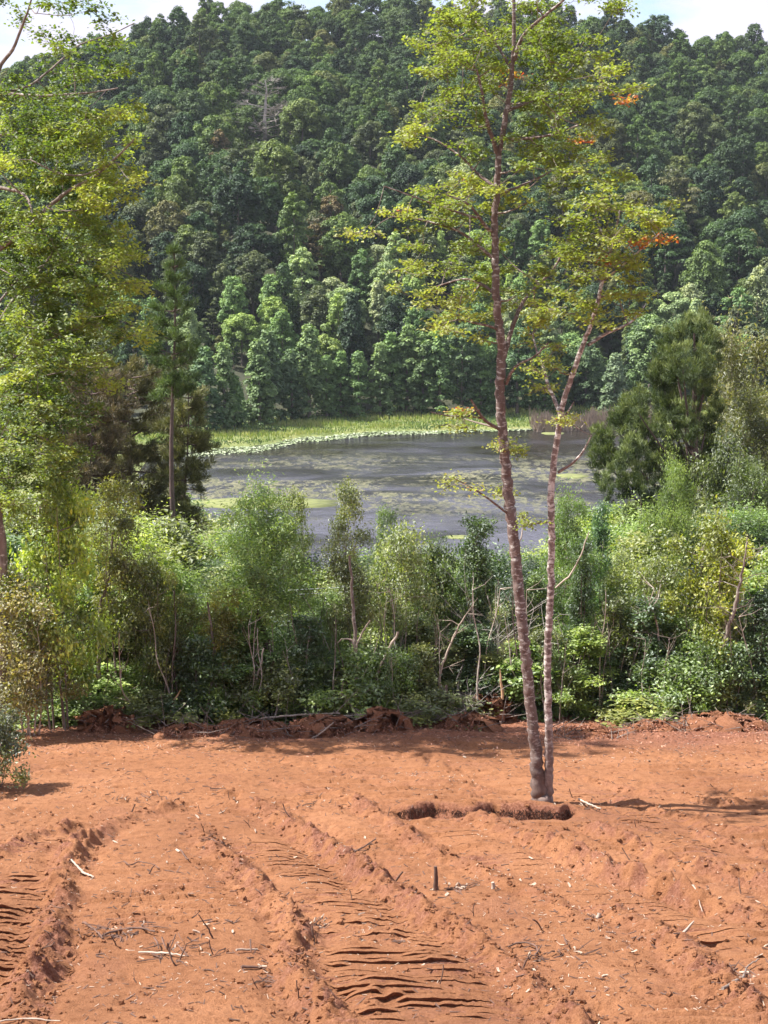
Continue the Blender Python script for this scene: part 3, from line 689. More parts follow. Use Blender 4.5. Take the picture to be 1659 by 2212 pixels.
g = Geo(); n = 3000
c0 = on_level(np.array([1150., 1370.]), np.array([928., 920.]), WZ)
x = R.uniform(c0[0, 0], c0[1, 0] + 4, n); y = far_water(x) + R.uniform(-3.0, 5, n); h = R.uniform(.8, 2.6, n) * (.55 + .9 * vnoise(x * .9, y * .5, 77)); k = R.rand(n) < .25 + 1.1 * vnoise(x * .5, y * .4, 79); x, y, h = x[k], y[k], h[k]; n = len(x)
A = np.stack([x, y, np.full(n, WZ)], -1); B = A + np.stack([R.randn(n) * .35, R.randn(n) * .3, h], -1)
g.prisms(A, B, .07, .025, 3, R.rand(n))
tag(link('reeds', g.mesh('reeds', [M['reed']])), 'stand of dry purplish brown reeds at the water edge behind the tall trunks', 'reeds', kind='stuff')

def mat_sheet(name, label, cx_, cy_, rx, ry, seed, m='algae'):
    c = on_level(cx_, cy_, WZ + .012); a = on_level(cx_ + rx, cy_, WZ); b = on_level(cx_, cy_ - ry, WZ)
    X_ = a[0] - c[0]; Y_ = b[1] - c[1]; th = np.linspace(0, 2 * math.pi, 97)[:-1]
    rr = .75 + .5 * fbm(np.cos(th) * 2 + seed, np.sin(th) * 2, 4, seed)
    ring = np.stack([X_ * np.cos(th) * rr, Y_ * np.sin(th) * rr, 0 * th + .012], -1); inner = ring * [.5, .5, 1] + [0, 0, .03]
    low = ring * [1, 1, 0] + [0, 0, -.03]
    v = np.concatenate([low, ring, inner, [[0, 0, .045]]]); q = []
    for i in range(96):
        j = (i + 1) % 96; q += [[i, j, 96 + j, 96 + i], [96 + i, 96 + j, 192 + j, 192 + i]]
    for i in range(0, 96, 2): q.append([288, 192 + i, 192 + i + 1, 192 + (i + 2) % 96])
    g = Geo(); g.add(v, q); o = link(name, g.mesh(name, [M[m]], True), None, (c[0], c[1], WZ)); tag(o, label, 'algae mat')
mat_sheet('algae_mat', 'long yellow green algae mat on the lake behind the feathery light green tree', 565, 1086, 170, 13, 3)
mat_sheet('algae_mat', 'small yellow green algae patch on the lake right of the thinner tall stem', 1235, 1028, 32, 5, 5)
mat_sheet('algae_mat', 'thin pale algae streak under the reeds on the right of the lake', 1195, 936, 26, 3, 7)
mat_sheet('algae_mat', 'small algae patch on the lake close to the thicket, left of the thick trunk', 990, 1160, 26, 4, 9)

# ------------------------------------------------------------ skeleton trees traced from the photograph
def resample(pts, step):
    pts = np.asarray(pts, float); seg = np.linalg.norm(np.diff(pts, axis=0), axis=1); s = np.concatenate([[0], np.cumsum(seg)])
    n = max(4, int(s[-1] / step)); t = np.linspace(0, s[-1], n)
    # smooth by cubic-like averaging
    o = np.stack([np.interp(t, s, pts[:, i]) for i in range(pts.shape[1])], -1)
    for _ in range(2): o[1:-1] = .5 * o[1:-1] + .25 * (o[:-2] + o[2:])
    return o
class Traced:
    def __init__(s, root, Y, bark): s.root = root; s.Y = Y; s.bark = bark; s.nodes = []; s.twigs = Geo()
    def limb(s, pts, w, dy=(0, 0), name='limb', sides=7, step=.09, label=None, rough=.08, mat=None):
        """pts in note coordinates, w = widths there (note pixels), dy = depth offset at start and end"""
        a = np.array(pts, float); Ys = s.Y + np.linspace(dy[0], dy[1], len(a))
        P = np.stack([at(x, y, Yy) for (x, y), Yy in zip(a, Ys)]); rad = np.interp(np.linspace(0, 1, len(a)), np.linspace(0, 1, len(w)), w) * K / F * s.Y / 2
        Q = resample(np.concatenate([P, rad[:, None]], 1), step)
        Q[1:-1, :3] += R.randn(len(Q) - 2, 3) * .12 * Q[1:-1, 3:4]
        g = Geo(); g.tube(Q[:, :3] - np.array(s.root.location), Q[:, 3], sides, .5, 0, rough)
        o = link(name, g.mesh(name, [mat or s.bark], True), s.root)
        if label: o['label'] = label
        s.nodes.append(Q); return Q
    def spray(s, leaf, C, rad, n, L, asp, tint, twig_n=5, connect=True, reach=1.2):
        """twigs from the nearest limb to C, small twigs around it, leaves on those"""
        allq = np.concatenate(s.nodes)
        d = np.linalg.norm(allq[:, :3] - C, axis=1) + .5 * np.maximum(allq[:, 2] - C[2] + .1, 0); k = int(np.argmin(d))
        o0 = np.array(s.root.location)
        if connect:
            A = allq[k, :3]; mid = (A + C) / 2 + np.array([0, 0, -.10 * d[k]]) + R.randn(3) * .05
            path = np.stack([A, mid * .98 + .02 * C, C]); Q = resample(path, .12)
            r0 = min(allq[k, 3] * .7, .012 + .010 * d[k]); s.twigs.tube(Q - o0, np.linspace(r0, .004, len(Q)), 4)
            s.nodes.append(np.concatenate([Q, np.linspace(r0, .004, len(Q))[:, None]], 1)[2:])
        e = C + R.randn(twig_n, 3) * np.asarray(rad) * .6
        s.twigs.prisms(np.repeat(C[None], twig_n, 0) - o0, e - o0, .005, .002, 3)
        per = n // twig_n
        t = R.rand(twig_n, per, 1) ** .6; P = C + (e - C)[:, None] * t + R.randn(twig_n, per, 3) * np.asarray(rad) * .30
        P = P.reshape(-1, 3); m = len(P); N = norm(np.stack([R.randn(m) * .5, R.randn(m) * .5, np.abs(R.randn(m)) * .5 + .55], -1))
        Ls = L * R.uniform(.65, 1.3, m)
        leaf.leaves(P - o0, N, Ls, Ls * asp, np.clip(R.normal(tint[0], tint[1], m), 0, 1))

# ---- the tall two-stemmed tree
b = on_ground(1170, 1730); RT = thing('tall_tree', 'tall slender two-stemmed tree with lichen-spotted red brown bark standing alone in the red soil', 'tree', (b[0], b[1], gz1(b[0], b[1])))
T = Traced(RT, 20.0, M['bark_main'])
T.limb([(1170, 1742), (1163, 1690), (1158, 1640), (1150, 1560), (1138, 1450), (1128, 1350), (1118, 1250), (1108, 1150), (1098, 1060), (1090, 980), (1083, 900), (1080, 830), (1085, 760), (1076, 690), (1070, 620), (1070, 540), (1068, 470), (1075, 390), (1077, 340), (1085, 290), (1100, 210), (1108, 140), (1110, 60), (1110, -40), (1115, -160)],
       [52, 34, 28, 25, 24, 24, 24, 24, 23, 22, 21, 21, 20, 18, 17, 15, 15, 14, 13, 12, 11, 9, 8, 6, 4], (0, 0), 'trunk', 14, .06, 'thicker left stem with pale lichen bands', .05)
T.limb([(1182, 1738), (1184, 1690), (1186, 1620), (1184, 1560), (1183, 1450), (1185, 1350), (1190, 1250), (1192, 1150), (1189, 1080), (1196, 1000), (1205, 940), (1212, 890), (1222, 850), (1240, 800), (1260, 745), (1280, 690), (1292, 650), (1305, 590), (1325, 520), (1340, 450)],
       [28, 21, 19, 17, 16, 16, 15, 15, 15, 14, 13, 12, 11, 11, 10, 9, 8, 7, 5, 3], (.05, -1.2), 'trunk', 12, .06, 'thinner right stem leaning outwards', .05, M['bark_stem'])
LB = [([(1088, 775), (1108, 700), (1130, 648), (1150, 628), (1200, 578), (1235, 500)], [11, 8, 4], (0, .9)),
      ([(1093, 830), (1105, 800), (1122, 783), (1150, 776), (1185, 740)], [8, 3], (0, -.6)),
      ([(1212, 900), (1200, 868), (1182, 833), (1176, 798), (1160, 765), (1150, 720)], [9, 7, 3], (-.62, .1)),
      ([(1270, 745), (1310, 718), (1355, 703), (1385, 678), (1395, 655)], [8, 5, 2], (-.85, -.3)),
      ([(1206, 1020), (1235, 1003), (1260, 978), (1277, 940)], [7, 5, 2], (-.50, -.9)),
      ([(1217, 905), (1240, 868)], [5, 2], (-.62, -.7)),
      ([(1084, 930), (1060, 918), (1040, 903), (1030, 883), (1017, 863)], [9, 7, 4], (0, -.5)),
      ([(1040, 903), (1010, 898), (975, 900), (930, 890)], [5, 2], (-.2, -.7)),
      ([(1098, 1110), (1050, 1073), (1020, 1053), (980, 1033)], [6, 2], (0, -.8)),
      ([(1073, 330), (1060, 290), (1047, 250), (1045, 215), (1030, 150)], [11, 8, 4], (0, -.5)),
      ([(1069, 405), (1030, 375), (1000, 340), (940, 300), (880, 285)], [8, 5, 2], (0, .7)),
      ([(1067, 500), (1045, 490), (1030, 460), (1010, 435), (960, 420)], [9, 6, 3], (0, -.6)),
      ([(1067, 560), (1000, 500), (895, 470), (845, 468)], [8, 5, 2], (0, .4)),
      ([(1030, 470), (960, 450), (895, 425), (830, 402)], [5, 3, 2], (-.3, -.9)),
      ([(1112, 130), (1122, 85), (1150, 55), (1200, 15), (1245, -25)], [9, 7, 4], (0, -.7)),
      ([(1106, 150), (1070, 90), (1020, 40), (980, 10)], [7, 3], (0, .8)),
      ([(1095, 240), (1150, 215), (1220, 200), (1300, 190)], [8, 5, 2], (0, .8)),
      ([(1085, 300), (1140, 300), (1200, 290), (1250, 270)], [7, 3], (0, -.8)),
      ([(1074, 640), (1040, 610), (1000, 600), (940, 620)], [8, 3], (0, .6)),
      ([(1078, 710), (1040, 700), (990, 690)], [7, 3], (0, -.5)),
      ([(1076, 420), (1130, 400), (1190, 370)], [7, 3], (0, .7)),
      ([(1300, 610), (1360, 560), (1430, 500)], [5, 2], (-1.0, -1.8)), ([(1318, 540), (1290, 480), (1280, 420)], [5, 2], (-1.05, -.2))]
for pts_, w, dy in LB: T.limb(pts_, w, dy, 'limb', 6, .10, mat=M['bark_stem'] if pts_[0][0] > 1200 else None)
CL = Geo()
REG = [  # x, y, rx, ry, density, tint mean
    (960, 90, 75, 70, 1, .55), (1030, 40, 80, 55, 1, .45), (1000, 150, 90, 60, 1, .4), (930, 40, 40, 40, .7, .5), (1090, 110, 70, 60, 1, .4), (1150, 150, 80, 80, 1, .25), (1190, 60, 90, 50, .9, .3),
    (1240, 130, 60, 60, .8, .3), (1320, 170, 48, 62, 1.1, .6), (1290, 120, 40, 40, .8, .5), (1340, 8, 30, 18, .8, .4), (1270, -10, 60, 30, .8, .3), (1100, -10, 120, 35, .9, .35), (1000, -20, 60, 25, .8, .4),
    (960, 235, 80, 38, .9, .35), (880, 270, 50, 34, 1, .65), (860, 300, 30, 20, .8, .6), (1020, 240, 50, 50, .8, .3), (1180, 240, 70, 60, 1, .3), (1240, 230, 60, 50, 1, .5), (1150, 320, 70, 50, 1, .35), (1215, 310, 60, 50, 1, .45), (1190, 375, 70, 40, .9, .4), (1000, 330, 60, 30, .6, .3), (1280, 320, 45, 50, .8, .55),
    (1000, 400, 95, 30, 1.3, .72), (1100, 425, 50, 38, 1.2, .72), (930, 430, 50, 40, .8, .5), (860, 440, 40, 40, .45, .84), (800, 500, 45, 22, .5, .78), (1000, 460, 80, 45, 1, .4), (900, 500, 60, 35, .6, .5), (1060, 500, 60, 50, .8, .35), (960, 560, 80, 35, .7, .35), (870, 565, 40, 25, .6, .68),
    (1300, 385, 70, 30, .9, .62), (1370, 440, 50, 35, 1, .72), (1430, 475, 42, 45, 1.3, .74), (1290, 440, 70, 40, 1, .6), (1230, 480, 60, 45, 1, .4), (1330, 510, 80, 45, 1.2, .66), (1230, 540, 60, 40, 1, .45), (1390, 550, 50, 35, .8, .55),
    (1290, 580, 80, 40, 1.1, .55), (1200, 610, 60, 40, 1, .4), (1340, 620, 60, 30, 1, .65), (1270, 660, 70, 35, 1.1, .66), (1210, 680, 50, 30, .8, .6), (1320, 690, 50, 20, .6, .6),
    (1000, 610, 100, 40, 1, .45), (910, 620, 60, 30, .7, .7), (1060, 590, 50, 50, .8, .3), (970, 660, 60, 30, 1, .72), (1020, 700, 75, 35, 1.1, .74), (1150, 680, 55, 35, .9, .72), (1130, 630, 50, 40, .6, .4), (1060, 660, 40, 30, .7, .4), (1160, 740, 50, 22, .5, .6),
    (1190, 790, 45, 22, .5, .7), (1175, 840, 25, 15, .3, .6), (955, 893, 50, 14, .7, .6), (985, 915, 40, 9, .3, .6), (1010, 1045, 50, 18, .3, .78), (1125, 1120, 35, 16, .4, .45), (1115, 960, 25, 25, .3, .5), (1090, 1070, 15, 10, .4, .8), (1205, 770, 30, 20, .5, .5), (1222, 900, 15, 12, .3, .8), (1085, 960, 10, 20, .3, .8)]
for x, y, rx, ry, den, tm in REG:
    n = max(3, int(rx * ry * den / 345.0))
    for k in range(n):
        a = random.uniform(0, 6.28); rr = random.random() ** .6; cxn = x + rx * rr * math.cos(a); cyn = y + ry * rr * math.sin(a)
        dep = np.clip(random.gauss(0, .75), -1.7, 1.7) * min(1, rx / 60); tx = np.interp(cyn, [-40, 140, 290, 390, 620, 760], [1110, 1108, 1085, 1075, 1070, 1085])
        if abs(cxn - tx) < 42 and random.random() < .8: dep = abs(dep) + .25
        if x > 1185 and y > 360: dep = dep * .8 - 1.2
        C = at(cxn, cyn, 20 + dep)
        autumn = random.random() < (.03 if y > 350 else .006)
        T.spray(CL, C, (.20, .20, .08), 96 if den > .5 else 60, .056, .66, (.94, .04) if autumn else (tm * .9 + .05 * random.gauss(0, 1), .09), 6)
link('branchlets', T.twigs.mesh('branchlets', [M['bark_grey']]), RT)['kind'] = 'stuff'
link('crown', CL.mesh('crown', [M['leaf_autumn']]), RT)

# ---- the tree reaching in from the left
b = on_ground(4, 1583); RL = thing('leaning_tree', 'big yellow green tree at the left edge whose pale limbs reach into the picture', 'tree', (b[0] - .15, b[1], gz1(b[0] - .15, b[1])))
YL = b[1]
T = Traced(RL, YL, M['bark_grey'])
T.limb([(2, 1600), (6, 1480), (10, 1350), (6, 1200), (-20, 1000), (-50, 800), (-70, 550), (-80, 300), (-70, 100), (-60, -80)], [26, 24, 22, 22, 22, 21, 19, 16, 12, 7], (0, -.5), 'trunk', 10, .12)
for pts_, w, dy in [
    ([(-75, 420), (-30, 230), (0, 140), (30, 105), (50, 50), (62, 22), (75, -30)], [14, 12, 8, 4], (-.3, -1.2)),
    ([(-80, 220), (0, 197), (50, 205), (100, 207), (200, 200), (255, 190)], [8, 7, 6, 3], (-.4, -1.6)),
    ([(-70, 400), (0, 405), (50, 415), (65, 438), (72, 470)], [12, 10, 8, 4], (-.5, -1.8)),
    ([(-60, 620), (0, 535), (65, 490), (100, 450), (150, 410), (200, 385), (230, 360), (268, 325), (290, 300)], [16, 13, 8, 4], (-.3, -1.5)),
    ([(65, 345), (85, 355), (125, 375), (175, 382), (250, 350)], [4, 6, 3], (-.9, -1.3)),
    ([(100, 450), (150, 458), (190, 450)], [5, 2], (-.9, -1.2)),
    ([(-55, 780), (0, 690), (35, 638), (90, 583), (130, 520), (150, 470)], [13, 11, 7, 4], (-.3, .8)),
    ([(-50, 860), (0, 795), (50, 758), (100, 738), (170, 700), (250, 650)], [10, 8, 3], (-.3, 1.2)),
    ([(0, 200), (60, 190), (110, 150), (170, 95), (240, 75), (290, 50)], [8, 6, 4, 3], (-.6, .8)),
    ([(-60, 1000), (0, 950), (60, 930), (120, 960)], [9, 3], (0, -.8)),
    ([(-40, 700), (40, 600), (120, 560), (220, 560), (290, 600)], [8, 5, 2], (0, 1.4)),
    ([(-10, 860), (60, 820), (150, 800), (260, 740)], [6, 2], (0, .3)), ([(-70, 300), (20, 290), (120, 270), (230, 260)], [8, 3], (0, 1.2))]:
    T.limb(pts_, [q * .72 for q in w], dy, 'limb', 6, .12, mat=M['bark_grey'])
CL = Geo()
REG = [(30, 20, 80, 40, .22, .12), (130, 60, 60, 60, .16, .1), (200, 30, 60, 35, .22, .1), (230, 90, 40, 40, .25, .1), (60, 150, 70, 30, .3, .12), (170, 165, 50, 30, .6, .2), (245, 160, 30, 25, .6, .35), (130, 120, 40, 30, .5, .15),
       (60, 210, 80, 40, .8, .3), (150, 250, 60, 45, .9, .35), (230, 260, 50, 50, .9, .55), (275, 240, 22, 25, .7, .65), (60, 300, 80, 50, .9, .4), (160, 320, 60, 40, .8, .45), (250, 310, 40, 30, .8, .5), (280, 380, 20, 14, .5, .7), (20, 350, 40, 40, .8, .7),
       (90, 390, 70, 30, .7, .55), (210, 370, 50, 25, 1, .75), (230, 400, 45, 30, 1, .75), (250, 420, 30, 20, 1, .75), (60, 480, 80, 50, .9, .45), (170, 460, 60, 45, 1, .7), (240, 480, 40, 40, 1, .6), (130, 530, 80, 40, .9, .4), (230, 550, 60, 35, .9, .55), (280, 545, 25, 16, .7, .6),
       (40, 580, 60, 60, .9, .35), (140, 610, 70, 50, .9, .35), (230, 620, 60, 45, .9, .5), (290, 640, 28, 30, .8, .7), (60, 680, 70, 50, 1, .35), (160, 700, 60, 50, .9, .4), (245, 700, 55, 40, .8, .55), (300, 730, 30, 25, .6, .78), (40, 770, 60, 50, 1, .55), (130, 790, 60, 40, .9, .4), (210, 780, 50, 35, .7, .5), (250, 830, 40, 20, .4, .75),
       (40, 860, 55, 50, 1.1, .6), (110, 870, 45, 40, 1, .6), (40, 950, 60, 40, .9, .45), (110, 960, 40, 30, .8, .7), (140, 980, 30, 12, .6, .75), (20, 1010, 40, 30, .8, .4)]
DEEP = [(60, 300, 90, 70, .8, .05), (150, 420, 90, 60, .8, .05), (60, 560, 90, 80, 1, .05), (180, 640, 80, 70, .9, .08), (80, 740, 90, 80, 1, .05), (60, 880, 90, 70, 1.1, .15), (100, 980, 90, 50, 1, .3), (40, 1060, 70, 50, 1, .4), (190, 880, 50, 60, .6, .15)]  # dark-tinted clumps set behind, interior shade put into the leaf colour
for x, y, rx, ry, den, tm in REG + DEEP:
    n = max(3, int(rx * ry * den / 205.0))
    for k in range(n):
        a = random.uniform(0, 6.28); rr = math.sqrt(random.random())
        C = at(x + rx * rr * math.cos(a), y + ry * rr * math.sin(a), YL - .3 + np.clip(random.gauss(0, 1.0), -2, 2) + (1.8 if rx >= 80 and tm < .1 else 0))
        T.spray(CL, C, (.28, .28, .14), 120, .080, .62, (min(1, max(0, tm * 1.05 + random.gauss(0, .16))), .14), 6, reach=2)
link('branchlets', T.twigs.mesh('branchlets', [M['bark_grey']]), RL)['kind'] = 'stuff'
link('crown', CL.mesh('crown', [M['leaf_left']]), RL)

# ------------------------------------------------------------ pines
def needle_tuft(g, C, D, n, L, w, tint, spread=.55):
    m = len(C); C = np.repeat(C, n, 0); D = np.repeat(D, n, 0)
    d = norm(D + R.randn(m * n, 3) * spread); N = norm(np.cross(d, R.randn(m * n, 3)))
    P = C + R.randn(m * n, 3) * L * .25
    g.leaves(P, N, L * R.uniform(.7, 1.2, m * n), w, np.clip(np.repeat(tint, n) + R.normal(0, .12, m * n), 0, 1), 0, d, curl=.05)
def pine_tree(name, label, xn, ybase, ytop, Y, crown_from, half, color, trunk_px, shape='open', droop=.1, lean=0, sub=1.0, brown=None):
    pb = at(xn, ybase, Y); pt = at(xn + lean, ytop, Y); z0 = gz1(pb[0], Y)
    root = thing(name, label, 'pine tree', (pb[0], Y, z0)); o0 = np.array([pb[0], Y, z0])
    H = pt[2] - z0; top = pt - o0; pts_ = [top * t + [0.06 * math.sin(t * 9), 0.05 * math.sin(t * 7), -0.3 * (t == 0)] for t in np.linspace(0, 1, 10)]
    g = Geo(); g.tube(pts_, np.linspace(trunk_px * K / F * Y / 2 * 1.15, .015, 10), 9, .5, 0, .1)
    link('trunk', g.mesh('trunk', [M['bark_dark']], True), root)
    br = Geo(); fol = Geo(); zc0 = at(xn, crown_from, Y)[2] - z0; hw = half * K / F * Y
    nw = int((H - zc0) / .34 * sub)
    for i in range(nw):
        s = i / (nw - 1); z = zc0 + (H - zc0) * s; c = np.array([np.interp(z, [0, H], [0, top[0]]), 0, z])
        for k in range(random.randint(4, 6)):
            a = random.uniform(0, 6.28)
            prof = (1 - s) ** .65 * (.62 + .38 * min(1, s * 4)) if shape == 'open' else (math.sin(math.pi * min(1, .22 + .78 * (1 - s)))) ** .6
            L = hw * max(.12, prof) * random.uniform(.6, 1.1)
            d = norm(np.array([math.cos(a), math.sin(a), random.uniform(-.05, .5) - droop]))
            e = c + d * L + np.array([0, 0, .18 * L]); m = (c + e) / 2 - np.array([0, 0, .08 * L])
            Q = resample(np.stack([c, m, e]), .25); br.tube(Q, np.linspace(.012 + .012 * L, .004, len(Q)), 4)
            nt_ = max(4, int(L / .075)); t = R.uniform(.28, 1.0, nt_)
            C = np.stack([np.interp(t, np.linspace(0, 1, len(Q)), Q[:, j]) for j in range(3)], -1) + R.randn(nt_, 3) * .10 * L * t[:, None]
            D = norm(d[None] * .5 + R.randn(nt_, 3) * .35 + np.array([0, 0, .75]))
            br.prisms(C - D * .12, C, .006, .004, 3)
            tn = np.full(nt_, .45) + R.normal(0, .15, nt_)
            needle_tuft(fol, C, D, 26, .21, .024, tn)
    link('limbs', br.mesh('limbs', [M['bark_dark']]), root)['kind'] = 'stuff'
    c = link('crown', fol.mesh('crown', [M['needle']]), root); c.color = (*color, 1)
    if brown:
        n = 0
    return root
pine_tree('pine_tree', 'tall thin dark pine with a bare straight trunk left of the lake', 372, 1400, 545, 44, 860, 84, (.095, .135, .055), 15, 'open', .05, 3, .85)
pine_tree('pine_tree', 'brownish half dry pine filling the gap behind the thin pine trunk', 310, 1400, 800, 50, 1230, 145, (.115, .105, .055), 12, 'dense', .25, -40, 1.2)
pine_tree('pine_tree', 'small drooping pine with tan needles just right of the thin pine trunk', 395, 1400, 840, 47, 1230, 75, (.13, .13, .06), 8, 'dense', .35, 10, 1.2)
pine_tree('pine_tree', 'dry brown pine behind the left tree with rusty dead twigs', 195, 1400, 830, 46, 1240, 110, (.11, .085, .06), 12, 'dense', .25, 0, 1.1)

# the dark pine on the right: several leaning limbs with dense upright tufts
pb = at(1490, 1330, 46); z0 = gz1(pb[0], 46)
RP = thing('pine_tree', 'dark bushy many-topped pine at the right end of the lake', 'pine tree', (pb[0], 46, z0)); o0 = np.array([pb[0], 46, z0])
br = Geo(); fol = Geo(); g = Geo()
tp = at(1500, 720, 46) - o0; g.tube([(0, 0, -.3), tuple(tp * .3 + [-.1, 0, 0]), tuple(tp * .6 + [.1, 0, 0]), tuple(tp)], [.22, .18, .13, .03], 9, .5, 0, .1)
link('trunk', g.mesh('trunk', [M['bark_dark']], True), RP)
for x, y, rx, ry in [(1505, 720, 45, 40), (1450, 745, 40, 40), (1540, 750, 28, 40), (1475, 790, 65, 45), (1420, 800, 35, 50), (1520, 830, 40, 50), (1440, 860, 60, 50), (1370, 880, 45, 35), (1350, 920, 45, 40), (1400, 930, 60, 45), (1480, 920, 60, 55),
                     (1310, 960, 35, 35), (1300, 1000, 28, 45), (1360, 990, 60, 40), (1430, 1000, 60, 50), (1340, 1050, 45, 30), (1400, 1070, 60, 40), (1480, 1040, 50, 60), (1530, 1000, 40, 60), (1370, 1110, 40, 25), (1450, 1120, 60, 40), (1530, 900, 25, 40)]:
    C0 = at(x, y, 46 + random.uniform(-1.3, 1.3)) - o0; k = K / F * 46
    zz = max(.5, C0[2] * .72); base = np.array([np.interp(zz, [0, tp[2]], [0, tp[0]]), 0, zz])
    Q = resample(np.stack([base, (base + C0) / 2 - [0, 0, .25], C0]), .25); br.tube(Q, np.linspace(.07, .015, len(Q)), 5)
    nf = max(4, int(rx * ry / 165)); df = norm(R.randn(nf, 3)); fc = C0 + df * (R.rand(nf, 1) ** .35) * np.array([rx * k * .9, rx * k * .9, ry * k * .9])
    nt_ = nf * 9; d = norm(R.randn(nt_, 3)); C = np.repeat(fc, 9, 0) + d * np.array([.17, .17, .34])
    D = norm(d * .35 + np.array([0, 0, .9]) + R.randn(nt_, 3) * .25)
    tn = np.clip(.40 + .45 * d[:, 2] + R.normal(0, .12, nt_), 0, 1)  # tuft tops tinted lighter, top light painted into the needles
    needle_tuft(fol, C, D, 34, .19, .02, tn, .42)
link('limbs', br.mesh('limbs', [M['bark_dark']]), RP)['kind'] = 'stuff'; c = link('crown', fol.mesh('crown', [M['needle']]), RP); c.color = (.095, .122, .052, 1)

# ------------------------------------------------------------ small trees and shrubs of the thicket
def shrub(name, kind, seed, H, W_, stems, nclump, nleaf, L, asp, bark, sm='leaf'):
    global R
    R = np.random.RandomState(seed); r = random.Random(seed)
    root = thing(name, 'source', 'shrub', (0, 0, 0)); st = Geo(); fo_ = Geo(); cents = []
    for i in range(nclump):
        s = (i + r.random()) / nclump; a = r.uniform(0, 6.28)
        if kind == 'dome': z = H * (.22 + .78 * s); w = W_ * math.sqrt(max(.04, 1 - (s * 1.0) ** 2.2)) * r.uniform(.25, 1)
        elif kind == 'cone': z = H * (.05 + .95 * s); w = W_ * (1.03 - s) ** .75 * r.uniform(.3, 1)
        elif kind == 'tree': z = H * (.45 + .55 * s); w = W_ * math.sin(math.pi * min(1, .18 + .8 * s)) ** .7 * r.uniform(.2, 1)
        else: z = H * (.10 + .9 * s); w = W_ * (.55 + .45 * math.sin(3 * s + 1)) * r.uniform(.2, 1) * (1 if s < .75 else (1.02 - s) * 4)
        cents.append(np.array([w * math.cos(a) + r.gauss(0, .2 * W_), w * math.sin(a) + r.gauss(0, .2 * W_), z * r.uniform(.86, 1.05)]))
    bases = [np.array([r.gauss(0, .10 * W_), r.gauss(0, .10 * W_), -.15]) for _ in range(stems)]
    tops = [np.array([r.gauss(0, .35 * W_), r.gauss(0, .35 * W_), H * r.uniform(.6, .95)]) for _ in range(stems)]; path = []
    for b_, t_ in zip(bases, tops):
        m1 = b_ * .66 + t_ * .33 + np.array([r.gauss(0, .09), r.gauss(0, .09), 0]); m2 = b_ * .33 + t_ * .66 + np.array([r.gauss(0, .09), r.gauss(0, .09), 0])
        Q = resample(np.stack([b_, m1, m2, t_]), .18); path.append(Q); st.tube(Q, np.linspace(.012 + .009 * H / max(1, stems ** .3), .006, len(Q)), 6, .5, 0, .15)
    allq = np.concatenate(path)
    for c in cents:
        dd = np.linalg.norm(allq - c, axis=1) + .8 * np.maximum(allq[:, 2] - c[2] + .15, 0); A = allq[int(np.argmin(dd))]
        mid = (A + c) / 2 + np.array([r.gauss(0, .05), r.gauss(0, .05), r.uniform(-.1, .05)])
        st.prisms(np.stack([A, mid]), np.stack([mid, c]), [.012, .008], [.008, .004], 3)
        rr = W_ * r.uniform(.22, .40); tm = r.uniform(.12, .72); m = 5
        e = c + R.randn(m, 3) * rr * .5; st.prisms(np.repeat(c[None], m, 0), e, .004, .002, 3)
        nl = int(nleaf * 1.5 * r.uniform(.6, 1.3)); k_ = R.randint(0, m, nl)
        P = c + (e[k_] - c) * R.rand(nl, 1) + R.randn(nl, 3) * rr * np.array([.42, .42, .30])
        N = norm(np.stack([R.randn(nl) * .6, R.randn(nl) * .6, np.abs(R.randn(nl)) * .5 + .35], -1)); Ls = L * 1.25 * R.uniform(.6, 1.35, nl)
        D = np.concatenate([R.randn(nl, 2), -.6 * np.ones((nl, 1))], 1) if kind in ('tree', 'cone') else None
        fo_.leaves(P, N, Ls, Ls * asp, np.clip(tm + R.normal(0, .17, nl), 0, 1), 0, D)
    link('trunk', st.mesh('trunk', [bark], True), root)
    link('crown', fo_.mesh('crown', [M[sm]]), root)
    root['h'] = H
    return root
SH = {
    'dome1': shrub('leafy_shrub', 'dome', 301, 4.0, 1.25, 5, 60, 190, .080, .55, M['bark_grey']),
    'dome2': shrub('leafy_shrub', 'dome', 302, 3.6, 1.4, 6, 60, 180, .070, .60, M['bark_pale']),
    'tree1': shrub('feathery_tree', 'tree', 303, 5.2, 1.3, 2, 70, 230, .075, .30, M['bark_grey']),
    'tree2': shrub('slender_tree', 'tree', 304, 5.2, .9, 1, 46, 150, .075, .40, M['bark_grey']),
    'cone1': shrub('conical_shrub', 'cone', 305, 4.6, .8, 3, 70, 170, .075, .45, M['bark_dark']),
    'col1': shrub('upright_shrub', 'col', 306, 4.4, .75, 4, 56, 160, .075, .45, M['bark_grey']),
    'col2': shrub('upright_shrub', 'col', 307, 4.2, .9, 5, 50, 120, .085, .55, M['bark_pale']),
    'low1': shrub('low_bush', 'dome', 308, 1.7, .9, 7, 34, 150, .070, .55, M['bark_pale']),
    'low2': shrub('low_bush', 'col', 309, 2.2, .7, 6, 30, 130, .080, .5, M['bark_grey']),
}
R = np.random.RandomState(31)
used = set()
